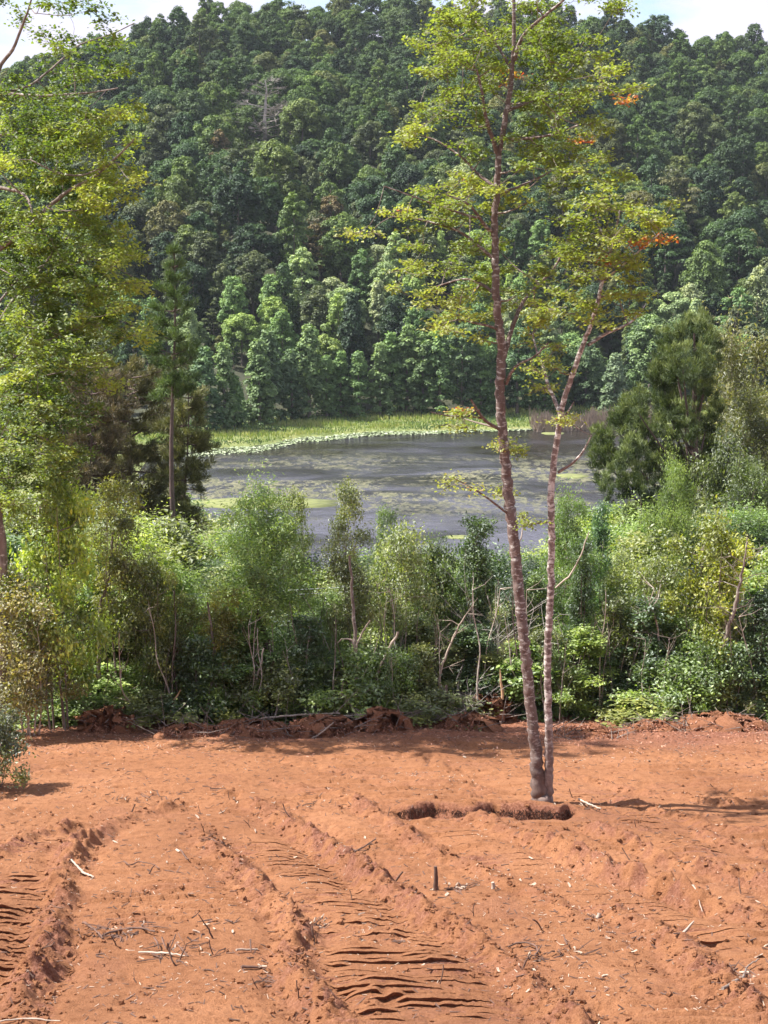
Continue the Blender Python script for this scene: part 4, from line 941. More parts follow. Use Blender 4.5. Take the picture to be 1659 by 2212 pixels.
def plant(kind, x, Y, hgt, wid, color, label, group=None, name=None, rz=None):
    src = SH[kind]; s = hgt / src['h']; z = gz1(x, Y) - .05
    w_ = {'dome1': 1.25, 'dome2': 1.4, 'tree1': 1.3, 'tree2': .9, 'cone1': .8, 'col1': .75, 'col2': .9, 'low1': .9, 'low2': .7}[kind]
    sw = wid / w_
    rz = random.uniform(0, 6.28) if rz is None else rz
    if kind not in used:
        used.add(kind); r = src; r.location = (x, Y, z); r.scale = (sw, sw, s); r.rotation_euler = (0, 0, rz); r['label'] = label
        if group: r['group'] = group
        for ch in r.children:
            if ch.name.startswith('crown'): ch.color = (*color, 1)
    else:
        r = copy_tree(src, (x, Y, z), rz, (sw, sw, s), label, group, color)
    r['category'] = 'tree' if kind.startswith('tree') else 'shrub'
    return r
def plant_px(kind, xn, ytop, wpx, Y, color, label, group=None):
    p = at(xn, ytop, Y); z0 = gz1(p[0], Y); plant(kind, float(p[0]), Y, float(p[2] - z0), wpx * K / F * Y / 2, color, label, group)
YG = (.30, .35, .07); OL = (.19, .205, .065); LG = (.23, .30, .10); GG = (.23, .255, .12); DG = (.075, .12, .042); MG = (.16, .225, .058); BR = (.19, .165, .065); VD = (.035, .06, .028)
for a in [
    ('dome1', 110, 1030, 215, 27.6, YG, 'bright yellow green bush glowing in the sun at the left edge'),
    ('dome2', 40, 1250, 240, 26.8, BR, 'brown olive bush hanging low at the left edge under the bright yellow one'),
    ('tree2', 250, 1050, 150, 29.0, (.19, .19, .05), 'thin yellowing tree with a bare crooked trunk right of the bright left bush'),
    ('col1', 200, 1180, 110, 29.6, MG, 'mid green upright shrub behind the bright left bush'),
    ('dome1', 320, 1210, 130, 29.3, OL, 'drab olive shrub in front of the thin pine trunk'),
    ('tree1', 555, 1075, 250, 30.0, (.20, .27, .085), 'feathery light green tree in the thicket below the algae mat'),
    ('tree2', 480, 1275, 110, 29.2, (.24, .22, .04), 'small yellow leaved sapling left of the feathery light green tree'),
    ('tree2', 395, 1290, 100, 29.3, OL, 'thin olive sapling with a bare forked stem by the pine trunk'),
    ('tree2', 640, 1075, 90, 33.0, (.17, .19, .06), 'sparse treetop poking up behind the feathery light green tree'),
    ('tree2', 755, 1060, 115, 29.6, (.16, .175, .075), 'tall grey green sapling with airy crown standing before the water'),
    ('dome2', 860, 1150, 190, 30.4, GG, 'grey green shrub with fine leaves at the middle of the thicket'),
    ('tree2', 830, 1110, 70, 32.0, (.14, .19, .08), 'slim pale sapling between the grey green shrub and the airy sapling'),
    ('tree1', 700, 1290, 170, 30.8, MG, 'green small tree in the thicket under the water view'),
    ('dome1', 950, 1180, 140, 31.2, (.14, .18, .07), 'soft green shrub left of the dark conical one'),
    ('cone1', 1035, 1130, 125, 30.6, (.075, .115, .042), 'dark narrow conical shrub left of the thick tall trunk'),
    ('col1', 1150, 1230, 110, 30.4, (.12, .17, .06), 'green upright shrub seen between the two tall twin stems'),
    ('tree1', 1235, 1085, 150, 31.0, (.14, .21, .055), 'bright green small tree right of the tall twin stems with its top before the water'),
    ('col1', 1300, 1080, 90, 33.0, (.09, .16, .08), 'blue green shrub top in front of the dark pine'),
    ('cone1', 1255, 1180, 90, 29.8, DG, 'dark green pointed shrub beside the thinner tall stem'),
    ('dome2', 1400, 1210, 200, 30.2, (.19, .22, .065), 'yellow green leafy shrub below the dark pine'),
    ('tree1', 1460, 1010, 120, 36.0, (.19, .25, .07), 'fresh green tree growing in front of the dark pine'),
    ('dome1', 1540, 1135, 190, 30.0, (.27, .28, .045), 'shrub with bright yellow tops at the right of the thicket'),
    ('tree1', 1625, 1010, 180, 40.0, (.11, .14, .045), 'dark olive tree behind the thicket at the right edge'),
    ('dome1', 1650, 1290, 160, 29.6, DG, 'dark green bush at the right edge of the thicket'),
    ('col2', 1330, 1290, 120, 29.6, (.14, .16, .05), 'ragged olive shrub with long stems right of the tall trunks'),
    ('col2', 1480, 1340, 130, 29.4, MG, 'broad leaved green shrub near the leaning grey trunk'),
    ('tree2', 1345, 1200, 90, 31.5, GG, 'thin grey green sapling behind the ragged olive shrub'),
    ('low2', 1600, 1400, 120, 28.8, (.11, .16, .06), 'large leaved pale green bush at the lower right edge of the thicket'),
    ('dome2', 600, 1340, 200, 31.5, DG, 'dark shrub in the shade under the feathery tree'),
    ('col1', 900, 1330, 130, 29.6, (.12, .15, .05), 'green upright shrub in front of the middle of the thicket'),
]: plant_px(*a)
# olive crown at the right edge, farther down the slope
for (xn, yt, w, Y, c, lb) in [(1610, 745, 260, 52, (.17, .16, .06), 'round olive brown tree crown at the right edge above the thicket'), (1650, 860, 230, 47, (.14, .145, .05), 'lower olive tree in front of the round olive crown at the right edge'),
                             (1570, 960, 150, 43, (.10, .12, .045), 'dull green tree right of the dark pine')]:
    plant_px('tree1' if Y != 43 else 'dome1', xn, yt, w, Y, c, lb)
# the rest of the thicket, row behind row; each row's tops are kept under the view over the lake
PALC = [YG, OL, LG, GG, DG, MG, (.20, .26, .06), DG, OL, VD, (.14, .21, .058), (.18, .19, .085)]
PNAME = dict(zip(PALC, ['yellow green', 'olive', 'light green', 'grey green', 'dark green', 'mid green', 'bright grass green', 'dark green', 'olive', 'blackish green', 'leaf green', 'greyish olive']))
KNAME = {'dome1': 'rounded shrub', 'dome2': 'broad shrub', 'tree1': 'feathery small tree', 'tree2': 'slender sapling', 'cone1': 'pointed shrub', 'col1': 'upright shrub', 'col2': 'ragged upright shrub', 'low1': 'rounded low bush', 'low2': 'leggy low bush'}
def zone2(xn):
    for lim, nm in ((200, 'at the left edge'), (420, 'near the thin pine'), (680, 'around the feathery tree'), (900, 'near the middle'), (1100, 'left of the thick trunk'), (1300, 'behind the twin stems'), (1500, 'below the dark pine')):
        if xn < lim: return nm
    return 'at the right edge'
def top_limit(xn): return np.interp(xn, [-100, 380, 430, 520, 640, 700, 900, 1000, 1200, 1300, 1500, 1760], [1050, 1090, 1120, 1130, 1210, 1230, 1190, 1200, 1180, 1110, 1080, 1060])
for Y0, n, lo_, hi_, kinds in [(29.6, 34, 190, 400, ['dome1', 'dome2', 'col1', 'col2', 'cone1', 'low2']), (32.5, 26, 60, 240, ['dome1', 'dome2', 'col1', 'col2', 'tree1']), (36.5, 24, 30, 150, ['dome1', 'tree1', 'col1']), (43, 26, 0, 90, ['dome1', 'dome2', 'tree1']), (54, 26, -5, 60, ['dome1', 'dome2', 'tree1']), (68, 28, 0, 50, ['dome1', 'dome2', 'col1']), (86, 30, 5, 60, ['dome1', 'dome2'])]:
    for k in range(n):
        xn = -60 + (k + random.uniform(.1, .9)) * 1780 / n; Y = Y0 + random.uniform(-.8, .8) * (Y0 / 32)
        yt = top_limit(xn) + random.uniform(lo_, hi_)
        p = at(xn, yt, Y); h = p[2] - gz1(p[0], Y)
        if h < 1.0: h = random.uniform(1.2, 2.4)
        w = random.uniform(.34, .52) * max(h, 2.2) * (.8 if Y < 34 else 1.0)
        kd_ = random.choice(kinds); cc_ = random.choice(PALC)
        plant(kd_, float(p[0]), Y, float(h), w, cc_, PNAME[cc_] + ' ' + KNAME[kd_] + (' in front' if Y < 34 else ' midway' if Y < 50 else ' far back') + ' in the thicket ' + zone2(xn), 'shrubs packed in the thicket below the lake')
for k in range(60):                                       # low growth at the foot of the thicket
    xn = -40 + (k + random.random()) * 1740 / 60; Y = random.uniform(28.3, 30.5)
    kd_ = random.choice(['low1', 'low2']); cc_ = random.choice([MG, DG, OL, MG, LG, OL])
    p = at(xn, 1500, Y); plant(kd_, float(p[0]), Y, random.uniform(.4, 1.9), random.uniform(.45, 1.05), cc_,
          PNAME[cc_] + ' ' + KNAME[kd_] + ' by the field ' + zone2(xn), 'low bushes along the edge of the field')
b = on_ground(8, 1700); plant('low1', float(b[0]) - .15, float(b[1]), 1.35, .55, (.12, .13, .055), 'small grey green bush standing alone on the soil at the left edge')
b = on_ground(1655, 1200)

# trunks and branches of thicket trees, and dead stems; all filed as dead trees
def stem(name, label, pts_, w, Y, mat, dy=(0, 0), cat='dead tree', group=None, twigs=0):
    a = np.array(pts_, float); Ys = Y + np.linspace(dy[0], dy[1], len(a)); P = np.stack([at(x, y, yy_) for (x, y), yy_ in zip(a, Ys)])
    P[0, 2] = min(P[0, 2], gz1(P[0, 0], P[0, 1]) - .05) if P[0, 2] - gz1(P[0, 0], P[0, 1]) < .8 else P[0, 2]
    rad = np.interp(np.linspace(0, 1, len(a)), np.linspace(0, 1, len(w)), w) * K / F * Y / 2
    Q = resample(np.concatenate([P, rad[:, None]], 1), .12); Q[1:-1, :3] += R.randn(len(Q) - 2, 3) * .010; o0 = P[0].copy()
    g = Geo(); g.tube(Q[:, :3] - o0, Q[:, 3], 7, .5, 0, .2)
    for _ in range(twigs):
        k = random.randint(len(Q) // 3, len(Q) - 1); A = Q[k, :3] - o0; d = norm(R.randn(3) * [1, .7, .5] + [0, 0, .5]); L = random.uniform(.25, .8)
        m = A + d * L * .5 + R.randn(3) * .04; e = A + d * L + R.randn(3) * .08
        g.prisms(np.stack([A, m]), np.stack([m, e]), [.010, .007], [.007, .003], 4)
        for _ in range(3):
            e2 = m + norm(R.randn(3) + d) * L * .5; g.prisms(m[None], e2[None], .005, .002, 3)
    o = link(name, g.mesh(name, [M[mat]], True), None, tuple(o0)); tag(o, label, cat, group); return o
stem('bare_stem', 'long grey trunk leaning right up through the thicket on the right', [(1495, 1570), (1530, 1490), (1560, 1400), (1590, 1300), (1605, 1230), (1615, 1170)], [13, 11, 9, 6, 3], 29.0, 'bark_grey', twigs=26)
stem('bare_stem', 'crooked pale stem standing in the thicket left of the leaning grey trunk', [(1440, 1570), (1425, 1500), (1418, 1430), (1425, 1380), (1415, 1330), (1400, 1290)], [8, 7, 5, 3], 29.2, 'bark_pale', twigs=6)
stem('bare_stem', 'bleached trunk leaning right beside the slender grey trunk at mid thicket', [(775, 1545), (800, 1490), (830, 1425), (860, 1365)], [11, 9, 7, 6], 28.8, 'wood_pale')
stem('bare_stem', 'dark straight trunk of the airy sapling at mid thicket', [(775, 1560), (775, 1480), (768, 1400), (762, 1300), (755, 1200)], [12, 10, 8, 5], 29.0, 'bark_grey', cat='dead tree')
stem('bare_stem', 'pale hooked branch sticking left from the trunk at mid thicket', [(770, 1410), (765, 1385), (750, 1372), (735, 1378), (728, 1390)], [5, 4, 2], 28.9, 'wood_pale', cat='dead tree')
stem('bare_stem', 'pale curved branch rising right above the bleached leaning trunk', [(768, 1420), (775, 1380), (790, 1350), (800, 1340)], [5, 3], 28.9, 'wood_pale', cat='dead tree')
stem('bare_stem', 'crooked thin trunk of the yellowing tree at the left', [(215, 1560), (213, 1480), (214, 1400), (215, 1320), (228, 1270), (240, 1210), (243, 1150)], [11, 10, 9, 7, 5], 28.9, 'bark_grey', cat='dead tree')
stem('bare_stem', 'straight bare trunk left of the dark leaning trunks', [(465, 1565), (466, 1480), (463, 1400), (455, 1345), (448, 1300)], [9, 8, 6, 4], 28.9, 'bark_grey', cat='dead tree')
stem('dark_trunk', 'dark trunk of the feathery tree leaning left', [(600, 1570), (590, 1500), (582, 1440), (572, 1385), (555, 1320), (540, 1260)], [20, 17, 12, 7], 29.7, 'bark_dark', cat='dead tree')
stem('dark_trunk', 'thin dark trunk leaning left in front of the feathery tree', [(632, 1540), (615, 1490), (600, 1450), (585, 1400)], [9, 8, 5], 29.2, 'bark_dark', cat='dead tree')
stem('dark_trunk', 'narrow dark stem beside the feathery tree trunk', [(612, 1568), (600, 1500), (592, 1430), (580, 1380)], [9, 7, 5], 29.5, 'bark_dark', cat='dead tree')
stem('broken_stem', 'orange split broken stem at the foot of the thicket on the left', [(362, 1560), (366, 1535), (372, 1515), (390, 1490)], [7, 9, 7, 2], 28.5, 'wood_split')
stem('broken_stem', 'orange split broken stem standing left of the thick tall trunk', [(1087, 1530), (1086, 1490), (1082, 1460), (1080, 1445)], [6, 7, 5, 1], 28.6, 'wood_split')
stem('bare_stem', 'thin pale zigzag stem left of the dry twig bush', [(945, 1500), (950, 1450), (970, 1400), (985, 1360), (1005, 1330)], [6, 5, 3], 28.8, 'wood_pale', twigs=5)
stem('bare_stem', 'short dark upright stem next to the dry twig bush', [(965, 1575), (966, 1530), (964, 1480)], [10, 8, 6], 28.3, 'bark_dark')
stem('bare_stem', 'bare pale branch rising right of the thinner tall stem', [(1200, 1270), (1235, 1240), (1255, 1200), (1272, 1150)], [4, 4, 2], 29.5, 'wood_pale', cat='dead tree')
stem('bent_stem', 'bent pale sapling stem arching left at the field edge under the feathery tree', [(505, 1560), (520, 1530), (545, 1500), (560, 1450), (570, 1400)], [7, 6, 3], 28.6, 'bark_pale')
stem('bare_stem', 'dark trunk in the shade at the lower left corner of the thicket', [(150, 1560), (148, 1500), (140, 1440), (150, 1380)], [10, 8, 5], 28.8, 'bark_dark')
for k in range(150):                                    # slim stems standing in the thicket
    xn = -20 + (k + random.random()) * 1700 / 150; Y = random.uniform(28.6, 31.5); x = float(at(xn, 1560, Y)[0]); z = gz1(x, Y)
    pass
slim = []
for j in range(5):
    g = Geo(); r = random.Random(900 + j); p = np.array([0., 0, -.1]); path = [p.copy()]
    for i in range(7): p = p + np.array([r.gauss(0, .07) + (j - 2) * .035, r.gauss(0, .06), .34]); path.append(p.copy())
    Q = resample(path, .15); g.tube(Q, np.linspace(.024, .007, len(Q)), 5, .5, 0, .2)
    for i in range(6):
        A = Q[r.randint(4, len(Q) - 1)]; dv = np.array([r.gauss(0, .13), r.gauss(0, .1), r.uniform(.08, .25)]); e = A + dv; e2 = e + dv * .6 + np.array([r.gauss(0, .05), 0, .08]); g.prisms(np.stack([A, e]), np.stack([e, e2]), [.007, .004], [.004, .002], 4)
    slim.append(g)
SN = ['grey', 'pale', 'dark', 'grey', 'whitish']
slimM = [s.mesh('slim_stem', [m_], True) for s, m_ in zip(slim, [M['bark_grey'], M['bark_pale'], M['bark_dark'], M['bark_grey'], M['bark_pale']])]
for k in range(150):
    xn = -20 + (k + random.random()) * 1700 / 150; Y = random.uniform(28.4, 30.6); x = float(at(xn, 1560, Y)[0])
    js = random.randrange(5); o = link('slim_stem', slimM[js], None, (x, Y, gz1(x, Y))); s = random.uniform(.4, 1.3); o.scale = (s * .8, s * .8, s); o.rotation_euler = (random.gauss(0, .12), random.gauss(0, .14), random.uniform(0, 6.28))
    tag(o, SN[js] + (' tall' if s > 1.2 else ' short' if s < .8 else '') + ' slim bare stem at the thicket edge ' + zone2(xn), 'stem', 'slim bare stems along the thicket edge')

# bare twig bushes
def twig_bush(label, xn, yb, Y, H, seed, mat, wide=1.0):
    p = at(xn, yb, Y); g = Geo(); r = random.Random(seed); A, B, r0 = [], [], []
    for i in range(26):
        a = r.uniform(0, 6.28); d = norm(np.array([math.cos(a) * wide, math.sin(a) * wide, r.uniform(.5, 1.6)])); q = np.zeros(3); L = H * r.uniform(.5, 1) / 4
        for s_ in range(4):
            e = q + d * L; A.append(q); B.append(e); r0.append(.010 * (1 - s_ * .2))
            for t in range(2):
                d2 = norm(d + np.array([r.gauss(0, .6), r.gauss(0, .6), r.gauss(0, .4)])); e2 = e + d2 * L * .8; A.append(e); B.append(e2); r0.append(.006)
                e3 = e2 + norm(d2 + np.array([r.gauss(0, .5), r.gauss(0, .5), r.gauss(0, .3)])) * L * .6; A.append(e2); B.append(e3); r0.append(.004)
            q = e; d = norm(d + np.array([r.gauss(0, .25), r.gauss(0, .25), r.gauss(0, .15)]))
    r0 = np.array(r0); g.prisms(np.array(A), np.array(B), r0, r0 * .6, 3)
    z = gz1(p[0], Y); o = link('dry_bush', g.mesh('dry_bush', [M[mat]]), None, (p[0], Y, z)); tag(o, label, 'dry bush')
    return o
twig_bush('grey bare twig bush sitting on the soil at the foot of the thicket', 925, 1580, 28.0, .75, 1, 'dead_grey', 1.2)
twig_bush('bare pinkish twigs bush behind the dark upright stem at the thicket foot', 1000, 1560, 28.8, 1.1, 2, 'dead_grey')
twig_bush('dry twiggy bush at the far left of the field edge', 205, 1570, 28.2, .7, 3, 'wood_dark')
o = twig_bush('pale dead twigs high up at the right edge of the thicket', 1620, 1300, 30.5, 3.6, 4, 'dead_grey', .35)
o = twig_bush('pale dead twigs tangled left of the thick tall trunk', 1085, 1300, 29.8, 3.0, 5, 'dead_grey', .3)

# brush mounds of rusty dead leaves, soil and sticks along the edge
def brush_mound(label, xn, yn, wpx, hpx, seed, sticks=24):
    p = on_ground(xn, yn); Y = float(p[1]); kx = K / F * Y; w = wpx * kx / 2; h = hpx * kx * 1.05
    root = thing('brush_pile', label, 'brush pile', (p[0], Y, gz1(p[0], Y))); r = np.random.RandomState(seed)
    n = 34; th = np.linspace(0, 2 * math.pi, n)[:-1]; g = Geo(); rings = []
    for k, (rr, hh) in enumerate([(1.15, -.25), (.95, .2), (.75, .62), (.5, .85), (.25, 1.0), (.02, 1.02)]):
        q = np.stack([np.cos(th) * rr * w, np.sin(th) * rr * w * .6, np.full(n - 1, hh * h)], -1); q += r.randn(n - 1, 3) * h * np.array([.3, .3, .16]) * (k > 0); rings.append(q)
    v = np.concatenate(rings); m = n - 1; i = np.arange(m); j = (i + 1) % m
    q = np.concatenate([np.stack([i + a * m, j + a * m, j + (a + 1) * m, i + (a + 1) * m], -1) for a in range(5)])
    g.add(v, q, .4); link('soil_heap', g.mesh('soil_heap', [M['soil']], True), root)
    lf = Geo(); m = int(4200 * min(2.2, w)); d = norm(r.randn(m, 3)); d[:, 2] = np.abs(d[:, 2]); P = d * np.array([w, w * .62, h * 1.1]) * (r.rand(m, 1) ** .25)
    lf.leaves(P, norm(d + r.randn(m, 3) * .8), r.uniform(.03, .085, m), .028, r.rand(m) ** 1.3); lo = link('dead_leaves', lf.mesh('dead_leaves', [M['rust']]), root); lo['kind'] = 'stuff'
    st = Geo(); m = int(sticks * 1.6); A = np.stack([r.uniform(-1, 1, m) * w, r.uniform(-.6, .6, m) * w, r.uniform(.1, 1, m) * h], -1); D = norm(np.stack([r.randn(m), r.randn(m) * .6, np.abs(r.randn(m)) * .35], -1)); L = r.uniform(.15, .7, m)
    st.prisms(A, A + D * L[:, None], r.uniform(.004, .013, m), .003, 4); so = link('twigs', st.mesh('twigs', [M['bark_grey']]), root); so['kind'] = 'stuff'
for a in [('rusty brush pile at the left end of the field edge', 235, 1575, 130, 42, 1), ('low brush pile of red soil and twigs left of the dark leaning trunks', 410, 1592, 150, 22, 2), ('wide brush pile with dead leaves under the feathery tree', 540, 1590, 190, 26, 3),
          ('broad pile of rusty dead leaves at the foot of the bleached leaning trunk', 690, 1592, 170, 36, 4), ('rusty leaf heap right of the bleached leaning trunk', 825, 1585, 130, 40, 5), ('heap of orange dead leaves left of the thick tall trunk', 1015, 1578, 150, 30, 6),
          ('thin line of brush right of the tall twin stems', 1270, 1592, 190, 14, 7), ('low brush pile at the right end of the field edge', 1560, 1578, 220, 26, 8), ('orange dead fern heap by the broken stem', 1060, 1560, 90, 48, 9), ('small brush pile under the leaning grey trunk', 1420, 1582, 130, 18, 10)]: brush_mound(*a)

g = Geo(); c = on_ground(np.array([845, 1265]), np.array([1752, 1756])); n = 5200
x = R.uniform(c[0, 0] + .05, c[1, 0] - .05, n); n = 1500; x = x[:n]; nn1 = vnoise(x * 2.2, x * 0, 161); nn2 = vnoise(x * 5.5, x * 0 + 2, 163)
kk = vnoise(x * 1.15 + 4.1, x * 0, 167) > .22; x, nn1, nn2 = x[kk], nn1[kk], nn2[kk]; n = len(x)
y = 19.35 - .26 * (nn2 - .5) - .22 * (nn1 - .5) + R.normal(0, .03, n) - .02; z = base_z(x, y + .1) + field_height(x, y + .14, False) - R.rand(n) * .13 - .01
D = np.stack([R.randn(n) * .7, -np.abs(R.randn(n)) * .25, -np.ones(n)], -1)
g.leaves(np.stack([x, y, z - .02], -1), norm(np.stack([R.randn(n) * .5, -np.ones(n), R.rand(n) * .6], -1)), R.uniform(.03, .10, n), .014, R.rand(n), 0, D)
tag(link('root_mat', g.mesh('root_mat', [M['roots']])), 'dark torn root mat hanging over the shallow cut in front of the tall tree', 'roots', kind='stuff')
# long sticks lying along the edge
def stick(label, pts_, w, mat, group=None, lift=.02, cat='stick', name='stick', zoff=None, Yf=None):
    a = np.array(pts_, float); P = on_ground(a[:, 0], a[:, 1]); Y = P[0, 1]
    if zoff is None: P[:, 2] = gz(P[:, 0], P[:, 1]) + lift
    else: P = np.stack([at(x, y, Y) for x, y in a]); P[:, 2] += gz1(P[0, 0], Y) - P[0, 2] - .03
    rad = np.interp(np.linspace(0, 1, len(a)), np.linspace(0, 1, len(w)), w) * K / F * Y / 2; o0 = P[0].copy()
    Q = resample(np.concatenate([P, rad[:, None]], 1), .04); Q[:, :3] += R.randn(len(Q), 3) * .003
    g = Geo(); g.tube(Q[:, :3] - o0, Q[:, 3], 6, .5, 0, .25, cap=True); o = link(name, g.mesh(name, [M[mat]], True), None, tuple(o0)); tag(o, label, cat, group); return o
stick('long bleached pole lying at the field edge left of the middle trunk', [(565, 1583), (620, 1574), (680, 1566), (735, 1570)], [4, 5, 3], 'wood_pale', lift=.28)
stick('pale pole crossing the brush under the feathery tree', [(700, 1570), (760, 1575), (810, 1572)], [3, 2], 'wood_pale', lift=.25)
stick('pale stick propped against the rusty leaf pile', [(670, 1600), (700, 1580), (720, 1562)], [4, 3], 'wood_pale', zoff=1)
stick('thick dark charred stake standing upright in the middle of the field', [(940, 1912), (942, 1885), (941, 1855)], [12, 11, 8], 'wood_dark', zoff=1, cat='stake')
stick('short brown stick leaning beside the charred stake on its left', [(849, 1885), (858, 1870), (870, 1855)], [5, 4], 'wood_dark', zoff=1)
stick('dark curved root looping out of the soil right of the lugged track', [(1098, 2040), (1115, 2034), (1140, 2036), (1158, 2044), (1162, 2055), (1155, 2064)], [4, 5, 4], 'wood_dark', lift=.05, cat='root', name='root')
stick('bent twig standing up left of centre near the dark debris', [(462, 2028), (448, 2000), (430, 1970)], [5, 4, 2], 'wood_dark', zoff=1)
stick('thin upright twig at the left of the field below the debris pile', [(385, 2068), (395, 2045), (404, 2026)], [4, 2], 'wood_dark', zoff=1)
stick('thick dark stick lying in the debris pile at the left', [(180, 1993), (205, 2010), (222, 2028)], [6, 5, 4], 'wood_dark', lift=.05)
stick('second dark stick crossing the debris pile at the left', [(225, 2022), (260, 2012), (300, 2010), (335, 2020)], [5, 6, 4], 'wood_dark', lift=.05)
stick('pale flattened stick in front of the debris pile', [(300, 2055), (350, 2058), (400, 2066)], [5, 6, 3], 'wood_pale', lift=.03)
stick('pale stick lying right of the pale flattened stick', [(510, 2058), (535, 2053), (556, 2050)], [5, 4], 'wood_pale', lift=.03)
stick('dark flat stick lying across the ridge left of the lugged track', [(521, 2092), (545, 2090), (572, 2089)], [7, 8, 5], 'wood_dark', lift=.03)
stick('pair of thin dark twigs lying beyond the first ridge', [(740, 1812), (765, 1824), (790, 1828)], [4, 4, 2], 'wood_dark', lift=.05)
stick('dark bent twig beside the pair of thin twigs', [(765, 1828), (790, 1822), (812, 1808)], [5, 3], 'wood_dark', lift=.06)
stick('thin angular twig lying at the left of the field', [(268, 1862), (280, 1872), (300, 1862), (330, 1868), (345, 1878)], [3, 3, 2], 'wood_dark', lift=.04)
stick('twig pointing up from the angular twig', [(318, 1884), (328, 1868), (335, 1858)], [4, 2], 'wood_dark', zoff=1)
stick('short dark twig leaning near the top left of the field', [(390, 1838), (398, 1850), (406, 1858)], [4, 3], 'wood_dark', lift=.05)
stick('pale stick lying on the left ridge', [(155, 1872), (180, 1885), (205, 1898)], [4, 6, 3], 'wood_pale', lift=.04)
stick('upright twig near the far left of the field', [(282, 1754), (287, 1742), (292, 1731)], [5, 2], 'wood_dark', zoff=1)
stick('thick pale branch stub at the right of the field', [(1468, 2028), (1475, 2010), (1490, 1995), (1500, 1983)], [9, 7, 3], 'bark_pale', zoff=1)
stick('grey forked root lying at the lower right', [(1560, 2155), (1590, 2135), (1605, 2110), (1612, 2090), (1640, 2076)], [8, 10, 5, 3], 'bark_grey', lift=.05, cat='root', name='root')
stick('thin pale twig lying on the dark ridge at the right', [(1484, 1926), (1500, 1940), (1517, 1958)], [3, 2], 'wood_pale', lift=.06)
stick('dark twig standing near the lower middle', [(1130, 2095), (1136, 2078), (1145, 2062)], [5, 2], 'wood_dark', zoff=1)
stick('short dark stub in the lower middle right of the root', [(1228, 2150), (1232, 2135), (1238, 2122)], [9, 7], 'wood_dark', zoff=1, cat='stub')
stick('thin twig standing against the ridge at the lower middle', [(646, 2155), (645, 2130), (640, 2108)], [4, 3], 'wood_dark', zoff=1)
stick('two pronged stick lying right of the tree base', [(1250, 1735), (1275, 1748), (1297, 1757)], [5, 3], 'wood_pale', lift=.08)
stick('pale splinter right of the charred stake', [(1063, 1910), (1068, 1900), (1064, 1890)], [10, 8], 'wood_pale', zoff=1, cat='splinter')
stick('pale splinter standing in the middle right', [(1290, 1968), (1294, 1960), (1296, 1952)], [10, 9], 'wood_pale', zoff=1, cat='splinter')
stick('long pale bark strip at the bottom left corner', [(0, 2205), (60, 2200), (130, 2206)], [4, 5, 3], 'wood_pale', lift=.03)

def debris(label, xn, yn, wpx, n, seed, mat='wood_dark'):
    p = on_ground(xn, yn); Y = float(p[1]); w = wpx * K / F * Y / 2; r = np.random.RandomState(seed)
    root = thing('twig_pile', label, 'twig pile', (p[0], Y, gz1(p[0], Y)))
    for nm, mt, f in (('dark_twigs', mat, 1.0), ('pale_splinters', 'chip', .28)):
        g = Geo(); m = int(n * f); A = np.stack([r.randn(m) * w * .7, r.randn(m) * w * .55, r.rand(m) * .03 - .005], -1)
        a = r.uniform(0, 6.28, m); L = r.uniform(.05, .26, m) * (1 if f == 1 else .4); D = np.stack([np.cos(a), np.sin(a), r.normal(.0, .10, m)], -1); rad = r.uniform(.003, .011, m) * (1 if f == 1 else 1.3)
        M1 = A + D * L[:, None] * .5 + r.randn(m, 3) * .012; g.prisms(A, M1, rad, rad * .9, 4); g.prisms(M1, A + D * L[:, None], rad * .9, rad * .5, 4)
        o = link(nm, g.mesh(nm, [M[mt]]), root); o['kind'] = 'stuff'
for a in [('dark tangle of half buried twigs at the left of the field', 250, 2018, 130, 46, 1), ('band of shredded twigs below the dark tangle at the left', 420, 2062, 260, 60, 2), ('twigs and splinters on the ridge at the lower centre', 690, 1990, 90, 26, 3),
          ('small twig heap beyond the left end of the first ridge', 465, 1820, 40, 12, 4), ('twig heap lying across the ridge right of the centre', 775, 1824, 90, 26, 5), ('dark clump of roots right of the charred stake', 985, 1912, 50, 30, 6),
          ('shredded twigs at the lower right corner of the field', 1590, 2110, 110, 44, 7), ('splinters on the low ridge at the middle right', 1290, 1965, 110, 22, 8), ('twigs on the ridge right of the curved root', 1200, 2060, 110, 24, 9),
          ('scattered twigs left of the tall tree hollow', 650, 1745, 160, 30, 10), ('shreds strewn behind the left ridge', 330, 1735, 220, 44, 11), ('twigs at the bottom centre beside the lugged track', 600, 2110, 110, 22, 12), ('pale shreds right of the tall tree base', 1260, 1745, 90, 24, 13)]: debris(*a)
stubM = []
for j in range(4):
    g = Geo(); r = random.Random(70 + j); p = np.array([0., 0, -.03]); path = [p.copy()]
    for i in range(4): p = p + np.array([r.gauss(0, .018) + .012 * (j - 1.5), r.gauss(0, .015), .045]); path.append(p.copy())
    g.tube(resample(path, .03), .006, 5, .5, 0, .3, cap=True)
    if j % 2: g.prisms(path[2][None], (path[2] + [.05, .02, .05])[None], .004, .002, 4)
    stubM.append(g.mesh('twig_stub', [M['wood_dark']]))
P, yn = scatter_px(50, 1640, 2200, 1.0)
for (x, y, z) in P:
    o = link('twig_stub', random.choice(stubM), None, (x, y, gz1(x, y))); s = random.uniform(.5, 1.5); o.scale = (s, s, s); o.rotation_euler = (random.gauss(0, .5), random.gauss(0, .5), random.uniform(0, 6.28))
    tag(o, 'short dark twig stub sticking out of the red soil', 'twig', 'dark twig stubs sticking out of the field')
